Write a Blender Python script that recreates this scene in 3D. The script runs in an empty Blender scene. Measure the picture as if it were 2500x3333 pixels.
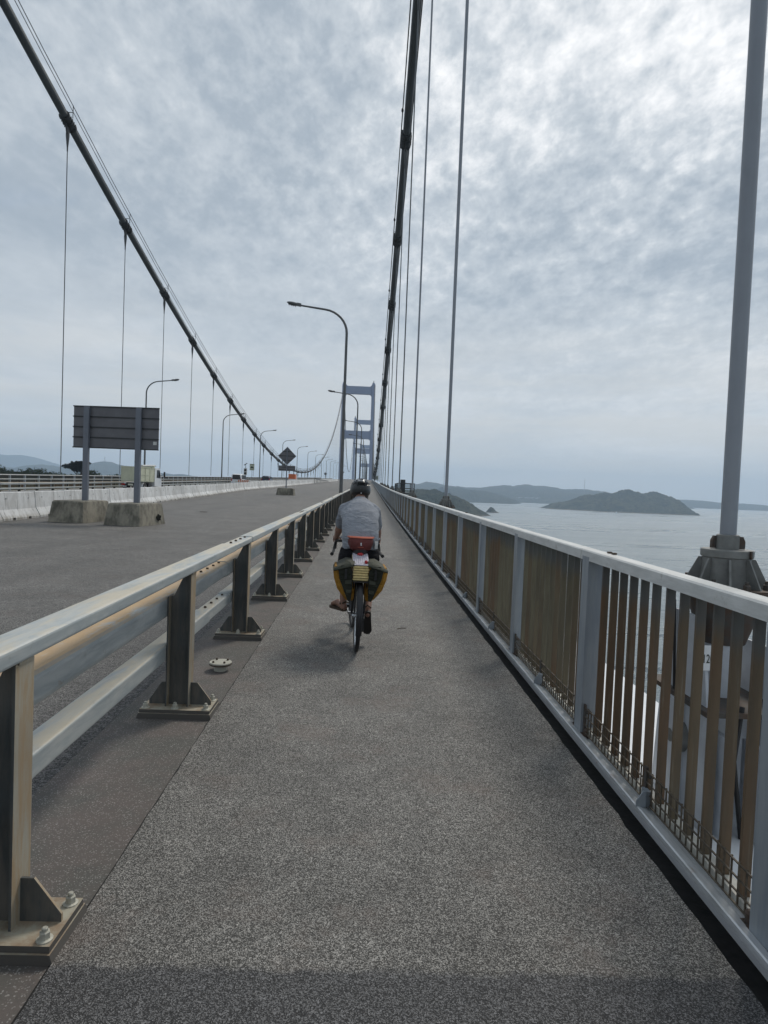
import bpy, bmesh, math, random
from mathutils import Vector, Matrix, noise
random.seed(7)
R = math.radians
sc = bpy.context.scene

# ------------------------------------------------------------------ camera
HC = 1.55
cd = bpy.data.cameras.new('camera'); cam = bpy.data.objects.new('camera', cd); sc.collection.objects.link(cam)
sc.camera = cam
cd.sensor_fit = 'VERTICAL'; cd.sensor_height = 36.0; cd.sensor_width = 27.0
cd.lens = 36.0*2100/3333; cd.clip_start = 0.05; cd.clip_end = 60000
pitch, yaw, roll = R(-2.09), R(1.42), R(2.26)
fwd = Vector((math.sin(yaw)*math.cos(pitch), math.cos(yaw)*math.cos(pitch), math.sin(pitch)))
r0 = fwd.cross(Vector((0,0,1))).normalized(); u0 = r0.cross(fwd)
rt = r0*math.cos(roll)+u0*math.sin(roll); up = -r0*math.sin(roll)+u0*math.cos(roll)
cam.matrix_world = Matrix(((rt.x,up.x,-fwd.x,0),(rt.y,up.y,-fwd.y,0),(rt.z,up.z,-fwd.z,HC),(0,0,0,1)))

# ------------------------------------------------------------------ light and exposure
SUN_EL, SUN_AZ = R(50), R(31)          # azimuth clockwise from the bridge axis (+Y)
sdir = Vector((math.sin(SUN_AZ)*math.cos(SUN_EL), math.cos(SUN_AZ)*math.cos(SUN_EL), math.sin(SUN_EL)))
sl = bpy.data.lights.new('sun','SUN'); so = bpy.data.objects.new('sun', sl); sc.collection.objects.link(so)
sl.energy = 1.6; sl.angle = R(14); sl.color = (1.0,0.93,0.83)
so.rotation_euler = (-sdir).to_track_quat('-Z','Y').to_euler()
sc.view_settings.view_transform = 'Standard'; sc.view_settings.look = 'None'
sc.view_settings.exposure = 0.20; sc.view_settings.gamma = 1.0; sc.view_settings.use_curve_mapping = False
sc.cycles.max_bounces = 6; sc.cycles.volume_bounces = 1
sc.cycles.volume_step_rate = 4.0
sc.cycles.sample_clamp_indirect = 4.0

class NT:
    def __init__(s, tree): s.t = tree; s.n = tree.nodes; s.l = tree.links
    def node(s, typ, ins=None, **kw):
        nd = s.n.new(typ)
        for k,v in kw.items(): setattr(nd,k,v)
        for k,v in (ins or {}).items(): s.set(nd.inputs[k], v)
        return nd
    def set(s, sock, v):
        if isinstance(v, bpy.types.NodeSocket): s.l.new(v, sock)
        else: sock.default_value = v
    def math(s, op, a, b=0.0, c=None, clamp=False):
        nd = s.n.new('ShaderNodeMath'); nd.operation = op; nd.use_clamp = clamp
        s.set(nd.inputs[0], a); s.set(nd.inputs[1], b)
        if c is not None: s.set(nd.inputs[2], c)
        return nd.outputs[0]
    def mix(s, f, a, b, mode='MIX'):
        nd = s.n.new('ShaderNodeMix'); nd.data_type='RGBA'; nd.blend_type = mode
        s.set(nd.inputs[0], f); s.set(nd.inputs[6], a); s.set(nd.inputs[7], b)
        return nd.outputs[2]
    def noise(s, vec, scale, detail=4, rough=0.55, dist=0.0):
        nd = s.node('ShaderNodeTexNoise', {'Scale':scale,'Detail':detail,'Roughness':rough,'Distortion':dist})
        if vec is not None: s.l.new(vec, nd.inputs['Vector'])
        return nd.outputs[0]
    def ramp(s, f, lo, hi, a=0.0, b=1.0, smooth=True):
        nd = s.n.new('ShaderNodeMapRange'); nd.interpolation_type = 'SMOOTHSTEP' if smooth else 'LINEAR'
        for k,v in zip(range(5),(f,lo,hi,a,b)): s.set(nd.inputs[k], v)
        return nd.outputs[0]
    def scale(s, vec, sx, sy, sz, rot=(0,0,0)):
        nd = s.node('ShaderNodeMapping', {'Scale':(sx,sy,sz),'Rotation':rot}); s.l.new(vec, nd.inputs['Vector'])
        return nd.outputs[0]

w = bpy.data.worlds.new('World'); sc.world = w; w.use_nodes = True
n = NT(w.node_tree); w.node_tree.nodes.clear()
tc = n.node('ShaderNodeTexCoord').outputs['Generated']
sky = n.node('ShaderNodeTexSky'); sky.sky_type='NISHITA'; sky.sun_disc=False; sky.sun_elevation=SUN_EL; sky.sun_rotation=SUN_AZ
bg1 = n.node('ShaderNodeBackground', {'Color':sky.outputs[0],'Strength':0.10})
sep = n.node('ShaderNodeSeparateXYZ', {'Vector':tc})
den = n.math('ADD', n.math('MAXIMUM', sep.outputs[2], 0.0), 0.24)
px = n.math('DIVIDE', sep.outputs[0], den); py = n.math('DIVIDE', sep.outputs[1], den)
pv = n.node('ShaderNodeCombineXYZ', {'X':px,'Y':py,'Z':0.0}).outputs[0]
big = n.noise(pv, 1.1, 3, 0.45, 0.1)
mid = n.noise(n.scale(pv,1.0,0.8,1.0,(0,0,0.5)), 2.9, 7, 0.57, 0.15)
puff = n.noise(n.scale(pv,1.0,0.7,1.0,(0,0,0.6)), 15.0, 5, 0.60, 0.12)
fine = n.noise(n.scale(pv,1.0,0.7,1.0,(0,0,0.6)), 40.0, 4, 0.6, 0.1)
dots = n.node('ShaderNodeVectorMath', {0:tc, 1:tuple(sdir)}, operation='DOT_PRODUCT').outputs['Value']
glow = n.ramp(dots, 0.83, 0.995, 0.0, 1.0)
wide = n.ramp(dots, 0.35, 1.0, 0.0, 1.0)
hz = n.ramp(sep.outputs[2], 0.03, 0.42, 0.0, 1.0)
d1 = n.math('MULTIPLY', n.math('SUBTRACT', big, 0.5), 0.95)
d2 = n.math('MULTIPLY', n.math('SUBTRACT', mid, 0.5), n.math('MULTIPLY_ADD', wide, 0.42, 0.40))
d3 = n.math('MULTIPLY', n.math('SUBTRACT', puff, 0.5), n.math('MULTIPLY_ADD', wide, 1.0, 0.12))
band = n.math('MULTIPLY', n.math('SUBTRACT', n.noise(n.scale(tc,1.2,1.2,13.0), 2.4, 6, 0.62, 0.3), 0.5), n.ramp(sep.outputs[2], 0.10, 0.42, 0.42, 0.0))
d4 = n.math('MULTIPLY', n.math('SUBTRACT', fine, 0.5), n.math('MULTIPLY_ADD', wide, 0.45, 0.05))
L = n.math('ADD', n.math('ADD', d1, d2), n.math('ADD', d3, d4))
L = n.math('MULTIPLY', L, n.math('MULTIPLY_ADD', hz, 0.75, 0.25))
L = n.math('ADD', L, band)
L = n.math('ADD', n.math('ADD', L, n.math('MULTIPLY_ADD', hz, -0.235, 0.655)), n.math('ADD', n.math('MULTIPLY', wide, 0.09), n.math('MULTIPLY', glow, 0.36)))
cr = n.node('ShaderNodeValToRGB', {'Fac':L}); e = cr.color_ramp
e.elements[0].position=0.05; e.elements[0].color=(0.285,0.345,0.415,1)
e.elements[1].position=1.15 if False else 1.0; e.elements[1].color=(0.98,0.985,0.99,1)
x_=e.elements.new(0.38); x_.color=(0.395,0.452,0.512,1)
x_=e.elements.new(0.62); x_.color=(0.555,0.603,0.648,1)
warm = n.math('MULTIPLY', n.ramp(sep.outputs[2], 0.02, 0.32, 0.95, 0.0), n.ramp(n.noise(n.scale(tc,1.5,1.5,9.0), 2.2, 5, 0.6), 0.38, 0.62, 0.25, 1.0))
ccol = n.mix(warm, cr.outputs[0], (0.66,0.658,0.635,1))
bg2 = n.node('ShaderNodeBackground', {'Color':ccol,'Strength':0.95})
cov = n.ramp(n.math('ADD', n.noise(n.scale(pv,0.35,1.0,1.0), 1.6, 3, 0.5), n.math('MULTIPLY',mid,0.25)), 0.40, 0.52, 0.62, 0.97)
ms = n.node('ShaderNodeMixShader', {0:cov, 1:bg1.outputs[0], 2:bg2.outputs[0]})
wo = n.node('ShaderNodeOutputWorld', {'Surface':ms.outputs[0]})

# ------------------------------------------------------------------ materials
def mat(name, build, rough=0.6, metal=0.0, spec=0.5):
    m = bpy.data.materials.new(name); m.use_nodes = True; t = NT(m.node_tree); m.node_tree.nodes.clear()
    b = t.node('ShaderNodeBsdfPrincipled', {'Roughness':rough,'Metallic':metal})
    b.inputs['Specular IOR Level'].default_value = spec
    o = t.node('ShaderNodeOutputMaterial', {'Surface':b.outputs[0]})
    co = t.node('ShaderNodeTexCoord').outputs['Object']
    build(t, b, co)
    return m
def bump(t, b, h, strength, dist=0.01):
    bn = t.node('ShaderNodeBump', {'Height':h,'Strength':strength,'Distance':dist}); t.l.new(bn.outputs[0], b.inputs['Normal'])
def geo_pos(t): return t.node('ShaderNodeNewGeometry').outputs['Position']
def simple(name, col, var=0.15, rough=0.6, metal=0.0, scale=6.0, spec=0.5, bmp=0.0):
    def f(t,b,co):
        nz = t.noise(co, scale, 5, 0.6)
        k = t.ramp(nz, 0.3, 0.7, 1-var, 1+var, False)
        c = t.node('ShaderNodeVectorMath', {0:col, 1:t.node('ShaderNodeCombineXYZ', {'X':k,'Y':k,'Z':k}).outputs[0]}, operation='MULTIPLY').outputs[0]
        t.set(b.inputs['Base Color'], c)
        if bmp: bump(t,b,nz,bmp,0.01)
    return mat(name, f, rough, metal, spec)

def asphalt(name, base, light, scale, patch=False, red=0.35, bs=0.7):
    def f(t,b,co):
        vo = t.node('ShaderNodeTexVoronoi', {'Vector':co,'Scale':scale,'Randomness':1.0}); vo.feature='F1'
        vc = t.node('ShaderNodeSeparateColor', {'Color':vo.outputs['Color']}).outputs[0]
        sp = t.ramp(vc, 0.35, 1.0, 0.0, 1.0)
        nf = t.noise(co, scale*1.6, 3, 0.7)
        g = t.math('MULTIPLY', sp, t.ramp(nf,0.35,0.65,0.3,1.0), clamp=True)
        vo2 = t.node('ShaderNodeTexVoronoi', {'Vector':co,'Scale':scale*0.36}); vc2 = t.node('ShaderNodeSeparateColor', {'Color':vo2.outputs['Color']}).outputs[1]
        g = t.math('MAXIMUM', g, t.ramp(t.math('SUBTRACT', vc2, t.math('MULTIPLY', vo2.outputs['Distance'], 0.5)), 0.70, 0.92, 0.0, 0.9))
        g = t.math('MULTIPLY', g, t.ramp(t.noise(co, scale*0.16, 3, 0.6), 0.3, 0.7, 0.75, 1.25))
        col = t.mix(g, base+(1,), light+(1,))
        pos = geo_pos(t)
        # traffic polish, stains, damp mottles
        big = t.noise(pos, 0.9, 4, 0.6); med = t.noise(pos, 5.0, 5, 0.65)
        k = t.math('MULTIPLY', t.ramp(big,0.3,0.7,0.84,1.16), t.ramp(med,0.3,0.7,0.86,1.12))
        kk = t.node('ShaderNodeCombineXYZ', {'X':k,'Y':k,'Z':k}).outputs[0]
        col = t.mix(1.0, col, kk, 'MULTIPLY')
        rd = t.math('MULTIPLY', t.ramp(t.noise(pos, 1.7, 5, 0.7), 0.50, 0.68), red)
        col = t.mix(rd, col, (0.155,0.118,0.10,1))
        # joints running across the path where the paving was laid in bays
        sy = t.node('ShaderNodeSeparateXYZ', {'Vector':pos})
        if patch:
            wob = t.math('MULTIPLY', t.math('SUBTRACT', t.noise(pos, 6.0, 3, 0.6), 0.5), 0.10)
            yy = t.math('ADD', sy.outputs[1], wob)
            new = t.ramp(yy, 1.985, 2.03, 1.0, 0.0)
            col = t.mix(t.math('MULTIPLY', new, 0.95), col, t.mix(g, (0.022,0.022,0.023,1), (0.20,0.20,0.205,1)))
            far = t.ramp(sy.outputs[1], 21.8, 22.0, 0.0, 0.28)
            col = t.mix(far, col, (0.12,0.118,0.118,1))
        if not patch:
            # open coarse paving and grime beside the guard rail
            ed = t.ramp(t.math('ADD', sy.outputs[0], t.math('MULTIPLY', t.math('SUBTRACT', med, 0.5), 0.5)), -2.35, -1.85, 0.0, 0.62)
            v3 = t.node('ShaderNodeTexVoronoi', {'Vector':co,'Scale':62.0}); g3 = t.ramp(t.node('ShaderNodeSeparateColor', {'Color':v3.outputs['Color']}).outputs[0], 0.45, 1.0)
            col = t.mix(ed, col, t.mix(g3, (0.018,0.017,0.018,1), (0.17,0.16,0.165,1)))
            # long darker wheel tracks and patches
            tr = t.noise(t.scale(pos, 0.9, 0.035, 1.0), 1.0, 4, 0.6)
            col = t.mix(t.ramp(tr,0.45,0.68,0.0,0.35), col, (0.075,0.073,0.07,1))
            sp_ = t.noise(pos, 26.0, 4, 0.75)
            col = t.mix(t.ramp(sp_,0.52,0.70,0.0,0.35), col, (0.30,0.29,0.27,1))
            col = t.mix(t.ramp(sp_,0.30,0.46,0.35,0.0), col, (0.05,0.048,0.046,1))
        t.set(b.inputs['Base Color'], col)
        bump(t,b,t.math('ADD', vo.outputs['Distance'], t.math('MULTIPLY',nf,0.6)), bs, 0.006)
        t.set(b.inputs['Roughness'], t.ramp(vc, 0.0, 1.0, 0.9, 0.55))
    return mat(name, f, 0.85)
M = {}
M['path'] = asphalt('path_asphalt', (0.050,0.048,0.044), (0.46,0.442,0.41), 285.0, True, 0.35, 0.5)
M['road'] = asphalt('road_asphalt', (0.048,0.046,0.043), (0.42,0.405,0.38), 210.0, False, 0.2, 0.9)
def f_band(t,b,co):
    pos = geo_pos(t); a = t.noise(pos, 2.2, 6, 0.65); c = t.noise(pos, 160.0, 3, 0.7)
    vo = t.node('ShaderNodeTexVoronoi', {'Vector':co,'Scale':230.0}); vc = t.node('ShaderNodeSeparateColor', {'Color':vo.outputs['Color']}).outputs[0]
    col = t.mix(t.ramp(a,0.35,0.65), (0.080,0.078,0.070,1), (0.108,0.090,0.082,1))
    col = t.mix(t.ramp(vc, 0.86, 0.97, 0.0, 0.55), col, (0.36,0.35,0.33,1))
    col = t.mix(t.ramp(t.noise(pos,9.0,5,0.7),0.55,0.72,0.0,0.5), col, (0.05,0.05,0.048,1))
    t.set(b.inputs['Base Color'], col); bump(t,b,c,0.45,0.004)
M['band'] = mat('kerb_mastic', f_band, 0.8)
def f_galv(t,b,co):
    pos = geo_pos(t)
    st = t.scale(pos, 5.0, 0.7, 5.0); a = t.noise(st, 2.5, 6, 0.7, 0.6); c = t.noise(pos, 3.0, 5, 0.65)
    col = t.mix(t.ramp(a,0.35,0.65), (0.30,0.335,0.35,1), (0.47,0.49,0.485,1))
    nz = t.node('ShaderNodeSeparateXYZ', {'Vector':t.node('ShaderNodeNewGeometry').outputs['Normal']}).outputs[2]
    # yellow-brown dust and rust that settled on faces that point up
    rs = t.math('MULTIPLY', t.ramp(nz,0.5,0.9), t.ramp(t.math('ADD',t.math('MULTIPLY',t.noise(t.scale(pos,3.0,0.5,3.0),2.2,6,0.7,0.3),0.7),t.math('MULTIPLY',t.noise(t.scale(pos,1,.6,1),9.0,6,0.7,0.3),0.3)),0.37,0.48))
    col = t.mix(t.math('MULTIPLY',rs,0.85), col, t.mix(c,(0.34,0.19,0.075,1),(0.62,0.43,0.21,1)))
    col = t.mix(t.ramp(t.noise(pos,14.0,5,0.7),0.60,0.74,0.0,0.55), col, (0.26,0.21,0.15,1))
    t.set(b.inputs['Base Color'], col); t.set(b.inputs['Roughness'], t.ramp(a,0.3,0.7,0.45,0.7)); bump(t,b,a,0.15,0.004)
M['galv'] = mat('galvanised_steel', f_galv, 0.55, 0.25)
def f_galvtop(t,b,co):
    pos = geo_pos(t)
    a = t.noise(t.scale(pos, 5.0, 0.7, 5.0), 2.5, 6, 0.7, 0.6); c = t.noise(pos, 3.0, 5, 0.65)
    col = t.mix(t.ramp(a,0.35,0.65), (0.33,0.37,0.385,1), (0.46,0.48,0.47,1))
    nz = t.node('ShaderNodeSeparateXYZ', {'Vector':t.node('ShaderNodeNewGeometry').outputs['Normal']}).outputs[2]
    rs = t.math('MULTIPLY', t.ramp(nz,0.5,0.9), t.ramp(t.noise(t.scale(pos,3.0,0.6,3.0),2.0,6,0.7,0.3),0.38,0.58))
    col = t.mix(t.math('MULTIPLY',rs,0.8), col, t.mix(c,(0.50,0.40,0.25,1),(0.66,0.62,0.52,1)))
    col = t.mix(t.ramp(t.noise(pos,24.0,4,0.7),0.62,0.74,0.0,0.4), col, (0.2,0.2,0.18,1))
    t.set(b.inputs['Base Color'], col); bump(t,b,a,0.12,0.004)
M['galvtop'] = mat('galvanised_handrail', f_galvtop, 0.5, 0.2)
def f_post(t,b,co):
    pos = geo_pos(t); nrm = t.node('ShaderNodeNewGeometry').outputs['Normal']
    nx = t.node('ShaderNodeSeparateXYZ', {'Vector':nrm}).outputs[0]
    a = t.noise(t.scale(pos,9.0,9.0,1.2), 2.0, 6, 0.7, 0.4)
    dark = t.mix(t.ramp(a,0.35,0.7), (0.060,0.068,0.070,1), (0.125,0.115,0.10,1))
    lit_side = t.mix(t.ramp(a,0.38,0.62), (0.37,0.35,0.29,1), (0.35,0.26,0.16,1))
    t.set(b.inputs['Base Color'], t.mix(t.ramp(t.noise(t.scale(pos,1.5,0.4,1.5),1.0,2,0.5),0.3,0.7,0.55,1.0), dark, t.mix(t.ramp(nx,0.3,0.8), dark, lit_side)))  # sunlit tone painted on path-facing sides, shaded tone on the others
    bump(t,b,a,0.2,0.004)
M['post'] = mat('weathered_lit_post_steel', f_post, 0.65, 0.1)
def f_plate(t,b,co):
    pos = geo_pos(t); a = t.noise(pos, 9.0, 6, 0.7, 0.4)
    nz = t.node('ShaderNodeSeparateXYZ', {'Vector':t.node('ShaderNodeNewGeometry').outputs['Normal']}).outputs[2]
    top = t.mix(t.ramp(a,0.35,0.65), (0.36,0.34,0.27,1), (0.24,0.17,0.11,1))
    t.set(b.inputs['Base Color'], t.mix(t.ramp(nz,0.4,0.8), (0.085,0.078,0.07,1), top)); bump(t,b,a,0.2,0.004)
M['plate'] = mat('base_plate_steel', f_plate, 0.7)
M['bolt'] = simple('bolt_zinc', (0.42,0.41,0.35), 0.2, 0.55, 0.2, 40)
M['rustbolt'] = simple('bolt_rusty', (0.07,0.05,0.035), 0.4, 0.7, 0.1, 60)
def f_alu(t,b,co):
    pos = geo_pos(t); a = t.noise(t.scale(pos,6,1.2,6), 3.0, 6, 0.7, 0.3); c = t.noise(pos, 11.0, 5, 0.7)
    col = t.mix(t.ramp(a,0.35,0.7), (0.47,0.475,0.46,1), (0.60,0.605,0.59,1))
    col = t.mix(t.ramp(c,0.58,0.74,0.0,0.6), col, (0.27,0.25,0.21,1))
    t.set(b.inputs['Base Color'], col); bump(t,b,a,0.1,0.003)
M['alu'] = mat('grey_painted_rail', f_alu, 0.45, 0.05)
def f_fpost(t,b,co):
    pos = geo_pos(t); a = t.noise(t.scale(pos,8,8,1.0), 2.0, 5, 0.65)
    t.set(b.inputs['Base Color'], t.mix(t.ramp(a,0.3,0.7), (0.215,0.245,0.28,1), (0.30,0.325,0.345,1)))
M['fpost'] = mat('blue_grey_post_paint', f_fpost, 0.45, 0.1)
def f_slat(t,b,co):
    pos = geo_pos(t); a = t.noise(t.scale(pos,7,7,1.0), 2.2, 6, 0.65, 0.4); c = t.noise(t.scale(pos,0.8,0.8,0.3), 1.2, 3, 0.5)
    z = t.node('ShaderNodeSeparateXYZ', {'Vector':co}).outputs[2]; oi = t.node('ShaderNodeObjectInfo').outputs['Random']
    c = t.math('ADD', c, t.math('MULTIPLY_ADD', oi, 0.16, -0.08))
    col = t.mix(t.ramp(c,0.38,0.62), (0.150,0.134,0.085,1), (0.128,0.076,0.040,1))
    col = t.mix(t.ramp(a,0.35,0.7,0.0,0.7), col, (0.075,0.062,0.042,1))
    col = t.mix(t.ramp(t.noise(t.scale(pos,30,30,1.4),1.3,5,0.7),0.56,0.74,0.0,0.5), col, (0.23,0.215,0.165,1))
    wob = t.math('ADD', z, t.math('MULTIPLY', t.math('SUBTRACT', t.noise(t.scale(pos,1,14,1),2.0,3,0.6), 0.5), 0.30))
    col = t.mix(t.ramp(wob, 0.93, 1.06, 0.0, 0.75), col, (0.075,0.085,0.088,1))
    t.set(b.inputs['Base Color'], col); bump(t,b,a,0.2,0.003)
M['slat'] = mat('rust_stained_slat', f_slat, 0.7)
M['wire'] = simple('dark_mesh_wire', (0.10,0.082,0.06), 0.5, 0.6, 0.3, 30)
def f_beam(t,b,co):
    pos = geo_pos(t); a = t.noise(t.scale(pos,6,1,6), 4.0, 6, 0.7)
    col = t.mix(t.ramp(a,0.35,0.7), (0.58,0.60,0.62,1), (0.42,0.43,0.43,1))
    col = t.mix(t.ramp(t.noise(pos,3.0,5,0.7),0.60,0.70,0.0,0.7), col, (0.27,0.13,0.05,1))
    t.set(b.inputs['Base Color'], col)
M['beam'] = mat('kerb_angle_paint', f_beam, 0.42, 0.2)
M['bottomrail'] = simple('pale_bottom_rail',(0.55,0.53,0.47),0.25,0.5,0,8)
M['gutter'] = simple('black_gutter', (0.012,0.012,0.012), 0.5, 0.75, 0, 20, 0.3, 0.4)  # near-black colour for the gap beside the railing and the paving joint
def f_white(t,b,co):
    pos = geo_pos(t); a = t.noise(t.scale(pos,2,1,2), 1.5, 6, 0.65)
    col = t.mix(t.ramp(a,0.35,0.75), (0.80,0.81,0.83,1), (0.68,0.70,0.71,1))
    t.set(b.inputs['Base Color'], col)
M['white'] = mat('white_girder_paint', f_white, 0.3)
M['bracket'] = simple('bracket_grey_paint', (0.46,0.49,0.53), 0.15, 0.45, 0.0, 8)
M['socket'] = simple('socket_grey_paint', (0.165,0.168,0.160), 0.25, 0.55, 0.1, 14)
def f_rusty(t,b,co):
    a = t.noise(co, 9.0, 6, 0.7, 0.5)
    t.set(b.inputs['Base Color'], t.mix(t.ramp(a,0.4,0.6), (0.060,0.058,0.054,1), (0.070,0.044,0.030,1))); bump(t,b,a,0.3,0.01)
M['rusty'] = mat('rusty_dark_steel', f_rusty, 0.7)
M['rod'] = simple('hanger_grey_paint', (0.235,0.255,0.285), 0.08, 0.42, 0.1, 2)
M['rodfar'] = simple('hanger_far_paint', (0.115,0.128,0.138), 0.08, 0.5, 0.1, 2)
M['cable'] = simple('main_cable_paint', (0.060,0.066,0.070), 0.2, 0.6, 0.0, 0.6)
M['cabledark'] = simple('cable_band_steel', (0.032,0.035,0.037), 0.3, 0.6, 0.1, 4)
M['tower'] = simple('tower_blue_grey_paint', (0.27,0.315,0.43), 0.05, 0.55, 0.0, 0.12)
def f_lamp(t,b,co):
    z = t.node('ShaderNodeSeparateXYZ', {'Vector':co}).outputs[2]; a = t.noise(t.scale(co,4,4,1),1.5,5,0.6)
    t.set(b.inputs['Base Color'], t.mix(t.ramp(a,0.3,0.7), (0.085,0.092,0.095,1), (0.13,0.135,0.135,1)))
M['lamp'] = mat('lamp_post_paint', f_lamp, 0.5, 0.1)
M['lens'] = simple('lamp_lens', (0.05,0.055,0.06), 0.2, 0.3, 0, 20)
def f_barr(t,b,co):
    oi = t.node('ShaderNodeObjectInfo').outputs['Random']
    pos = geo_pos(t); a = t.noise(t.scale(pos,1.0,1.0,0.8), 1.6, 6, 0.65, 0.5); s = t.noise(t.scale(pos,4,4,0.6), 1.6, 6, 0.7)
    col = t.mix(t.ramp(a,0.35,0.65), (0.70,0.71,0.71,1), (0.52,0.52,0.51,1))
    col = t.mix(t.ramp(s,0.52,0.70,0.0,0.75), col, (0.25,0.25,0.25,1))
    z = t.node('ShaderNodeSeparateXYZ', {'Vector':co}).outputs[2]
    col = t.mix(t.math('MULTIPLY', t.ramp(z,0.06,0.22,1.0,0.0), t.ramp(s,0.35,0.6,0.2,0.9)), col, (0.33,0.31,0.27,1))
    k = t.ramp(oi,0,1,0.88,1.08,False)
    col = t.mix(1.0, col, t.node('ShaderNodeCombineXYZ', {'X':k,'Y':k,'Z':k}).outputs[0], 'MULTIPLY')
    t.set(b.inputs['Base Color'], col); bump(t,b,s,0.25,0.01)
M['barrier'] = mat('whitewashed_concrete', f_barr, 0.8)
def f_conc(t,b,co):
    pos = geo_pos(t); a = t.noise(t.scale(pos,1,1,0.5), 2.6, 7, 0.72, 0.0); c = t.noise(pos, 30.0, 4, 0.7)
    nrm = t.node('ShaderNodeSeparateXYZ', {'Vector':pos}).outputs[2]
    col = t.mix(t.ramp(a,0.36,0.64), (0.095,0.090,0.072,1), (0.27,0.25,0.20,1))
    col = t.mix(t.ramp(c,0.5,0.7,0.0,0.35), col, (0.10,0.095,0.08,1))
    t.set(b.inputs['Base Color'], col); bump(t,b,t.math('ADD',a,t.math('MULTIPLY',c,0.4)),0.35,0.02)
M['concrete'] = mat('stained_concrete', f_conc, 0.85)
M['moss'] = simple('dark_moss', (0.012,0.014,0.01), 0.4, 0.9, 0, 50)
M['signback'] = simple('sign_back_grey', (0.135,0.135,0.145), 0.12, 0.55, 0.2, 3)
M['signpost'] = simple('sign_post_grey', (0.15,0.165,0.195), 0.1, 0.5, 0.2, 2)
M['cream'] = simple('cream_truck_paint', (0.52,0.53,0.40), 0.12, 0.5, 0, 1.5)
M['carwhite'] = simple('white_car_paint', (0.72,0.74,0.76), 0.03, 0.25, 0, 2)
M['carblue'] = simple('dark_blue_car_paint', (0.025,0.035,0.075), 0.1, 0.25, 0, 2)
M['orange'] = simple('orange_load', (0.55,0.13,0.04), 0.1, 0.5, 0, 2)
M['glass'] = simple('dark_car_glass', (0.012,0.015,0.02), 0.1, 0.12, 0, 2)
M['rubber'] = simple('black_rubber', (0.014,0.014,0.015), 0.2, 0.65, 0, 30)
M['black'] = simple('black_paint', (0.012,0.012,0.014), 0.2, 0.4, 0, 10)
M['silver'] = simple('bare_metal', (0.55,0.56,0.57), 0.1, 0.25, 0.9, 10)
M['redlight'] = simple('red_lens', (0.35,0.01,0.012), 0.1, 0.25, 0, 10)
M['plateyellow'] = simple('number_plate', (0.6,0.6,0.5), 0.05, 0.5, 0, 10)
M['signyellow'] = simple('pale_sign_face', (0.42,0.45,0.34), 0.1, 0.5, 0, 4)
M['signink'] = simple('sign_dark_print', (0.03,0.04,0.03), 0.1, 0.5, 0, 4)
M['skin'] = simple('skin', (0.25,0.135,0.095), 0.12, 0.5, 0, 14)
def f_cloth(col, var, sc1):
    def f(t,b,co):
        a = t.noise(t.scale(co,1.2,1.0,3.2,(0.3,0.5,0.2)), 5.0, 4, 0.6, 1.2); c = t.noise(co, 130.0, 3, 0.6); g = t.noise(co, 3.2, 3, 0.55)
        k = t.math('MULTIPLY', t.ramp(g,0.3,0.7,1-var,1+var), t.ramp(c,0.3,0.7,0.88,1.12))
        t.set(b.inputs['Base Color'], t.mix(1.0, col+(1,), t.node('ShaderNodeCombineXYZ', {'X':k,'Y':k,'Z':k}).outputs[0], 'MULTIPLY'))
        bump(t,b,a,sc1,0.05)
    return f
M['shirt'] = mat('heather_grey_jersey', f_cloth((0.225,0.24,0.268),0.16,0.45), 0.85, 0, 0.2)
M['shorts'] = mat('black_shorts', f_cloth((0.010,0.010,0.012),0.2,0.4), 0.85, 0, 0.15)
M['darkcloth'] = mat('dark_jacket', f_cloth((0.02,0.022,0.03),0.2,0.4), 0.85, 0, 0.2)
M['hair'] = simple('dark_hair', (0.018,0.012,0.009), 0.3, 0.7, 0, 60)
M['helmet'] = simple('matte_black_helmet', (0.022,0.023,0.024), 0.15, 0.32, 0, 8)
M['helmetlit'] = simple('lit_helmet_shell', (0.26,0.27,0.285), 0.1, 0.28, 0, 8)  # grey puts the light from above into the upper shell's colour
M['maroon'] = mat('maroon_nylon', f_cloth((0.115,0.028,0.025),0.2,0.4), 0.6, 0, 0.3)
M['coral'] = simple('coral_zip', (0.50,0.115,0.06), 0.15, 0.5, 0, 30)
M['olive'] = mat('olive_canvas', f_cloth((0.055,0.057,0.042),0.25,0.5), 0.75, 0, 0.25)
M['darkolive'] = mat('dark_olive_canvas', f_cloth((0.018,0.020,0.013),0.4,0.5), 0.7, 0, 0.25)
M['ochre'] = mat('ochre_canvas', f_cloth((0.30,0.15,0.02),0.3,0.5), 0.75, 0, 0.25)
M['foil'] = simple('silver_mat_foil', (0.44,0.42,0.47), 0.3, 0.45, 0.1, 60)
M['foam'] = simple('yellow_foam', (0.70,0.55,0.25), 0.2, 0.6, 0, 40)
M['sandal'] = simple('brown_sandal', (0.055,0.036,0.022), 0.25, 0.7, 0, 30)
M['sole'] = simple('dark_sole', (0.012,0.010,0.009), 0.25, 0.7, 0, 30)
M['pink'] = simple('pale_pink_cord', (0.55,0.30,0.30), 0.1, 0.6, 0, 30)
M['caplid'] = simple('weathered_cap_cream', (0.42,0.41,0.35), 0.12, 0.6, 0, 30)

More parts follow.
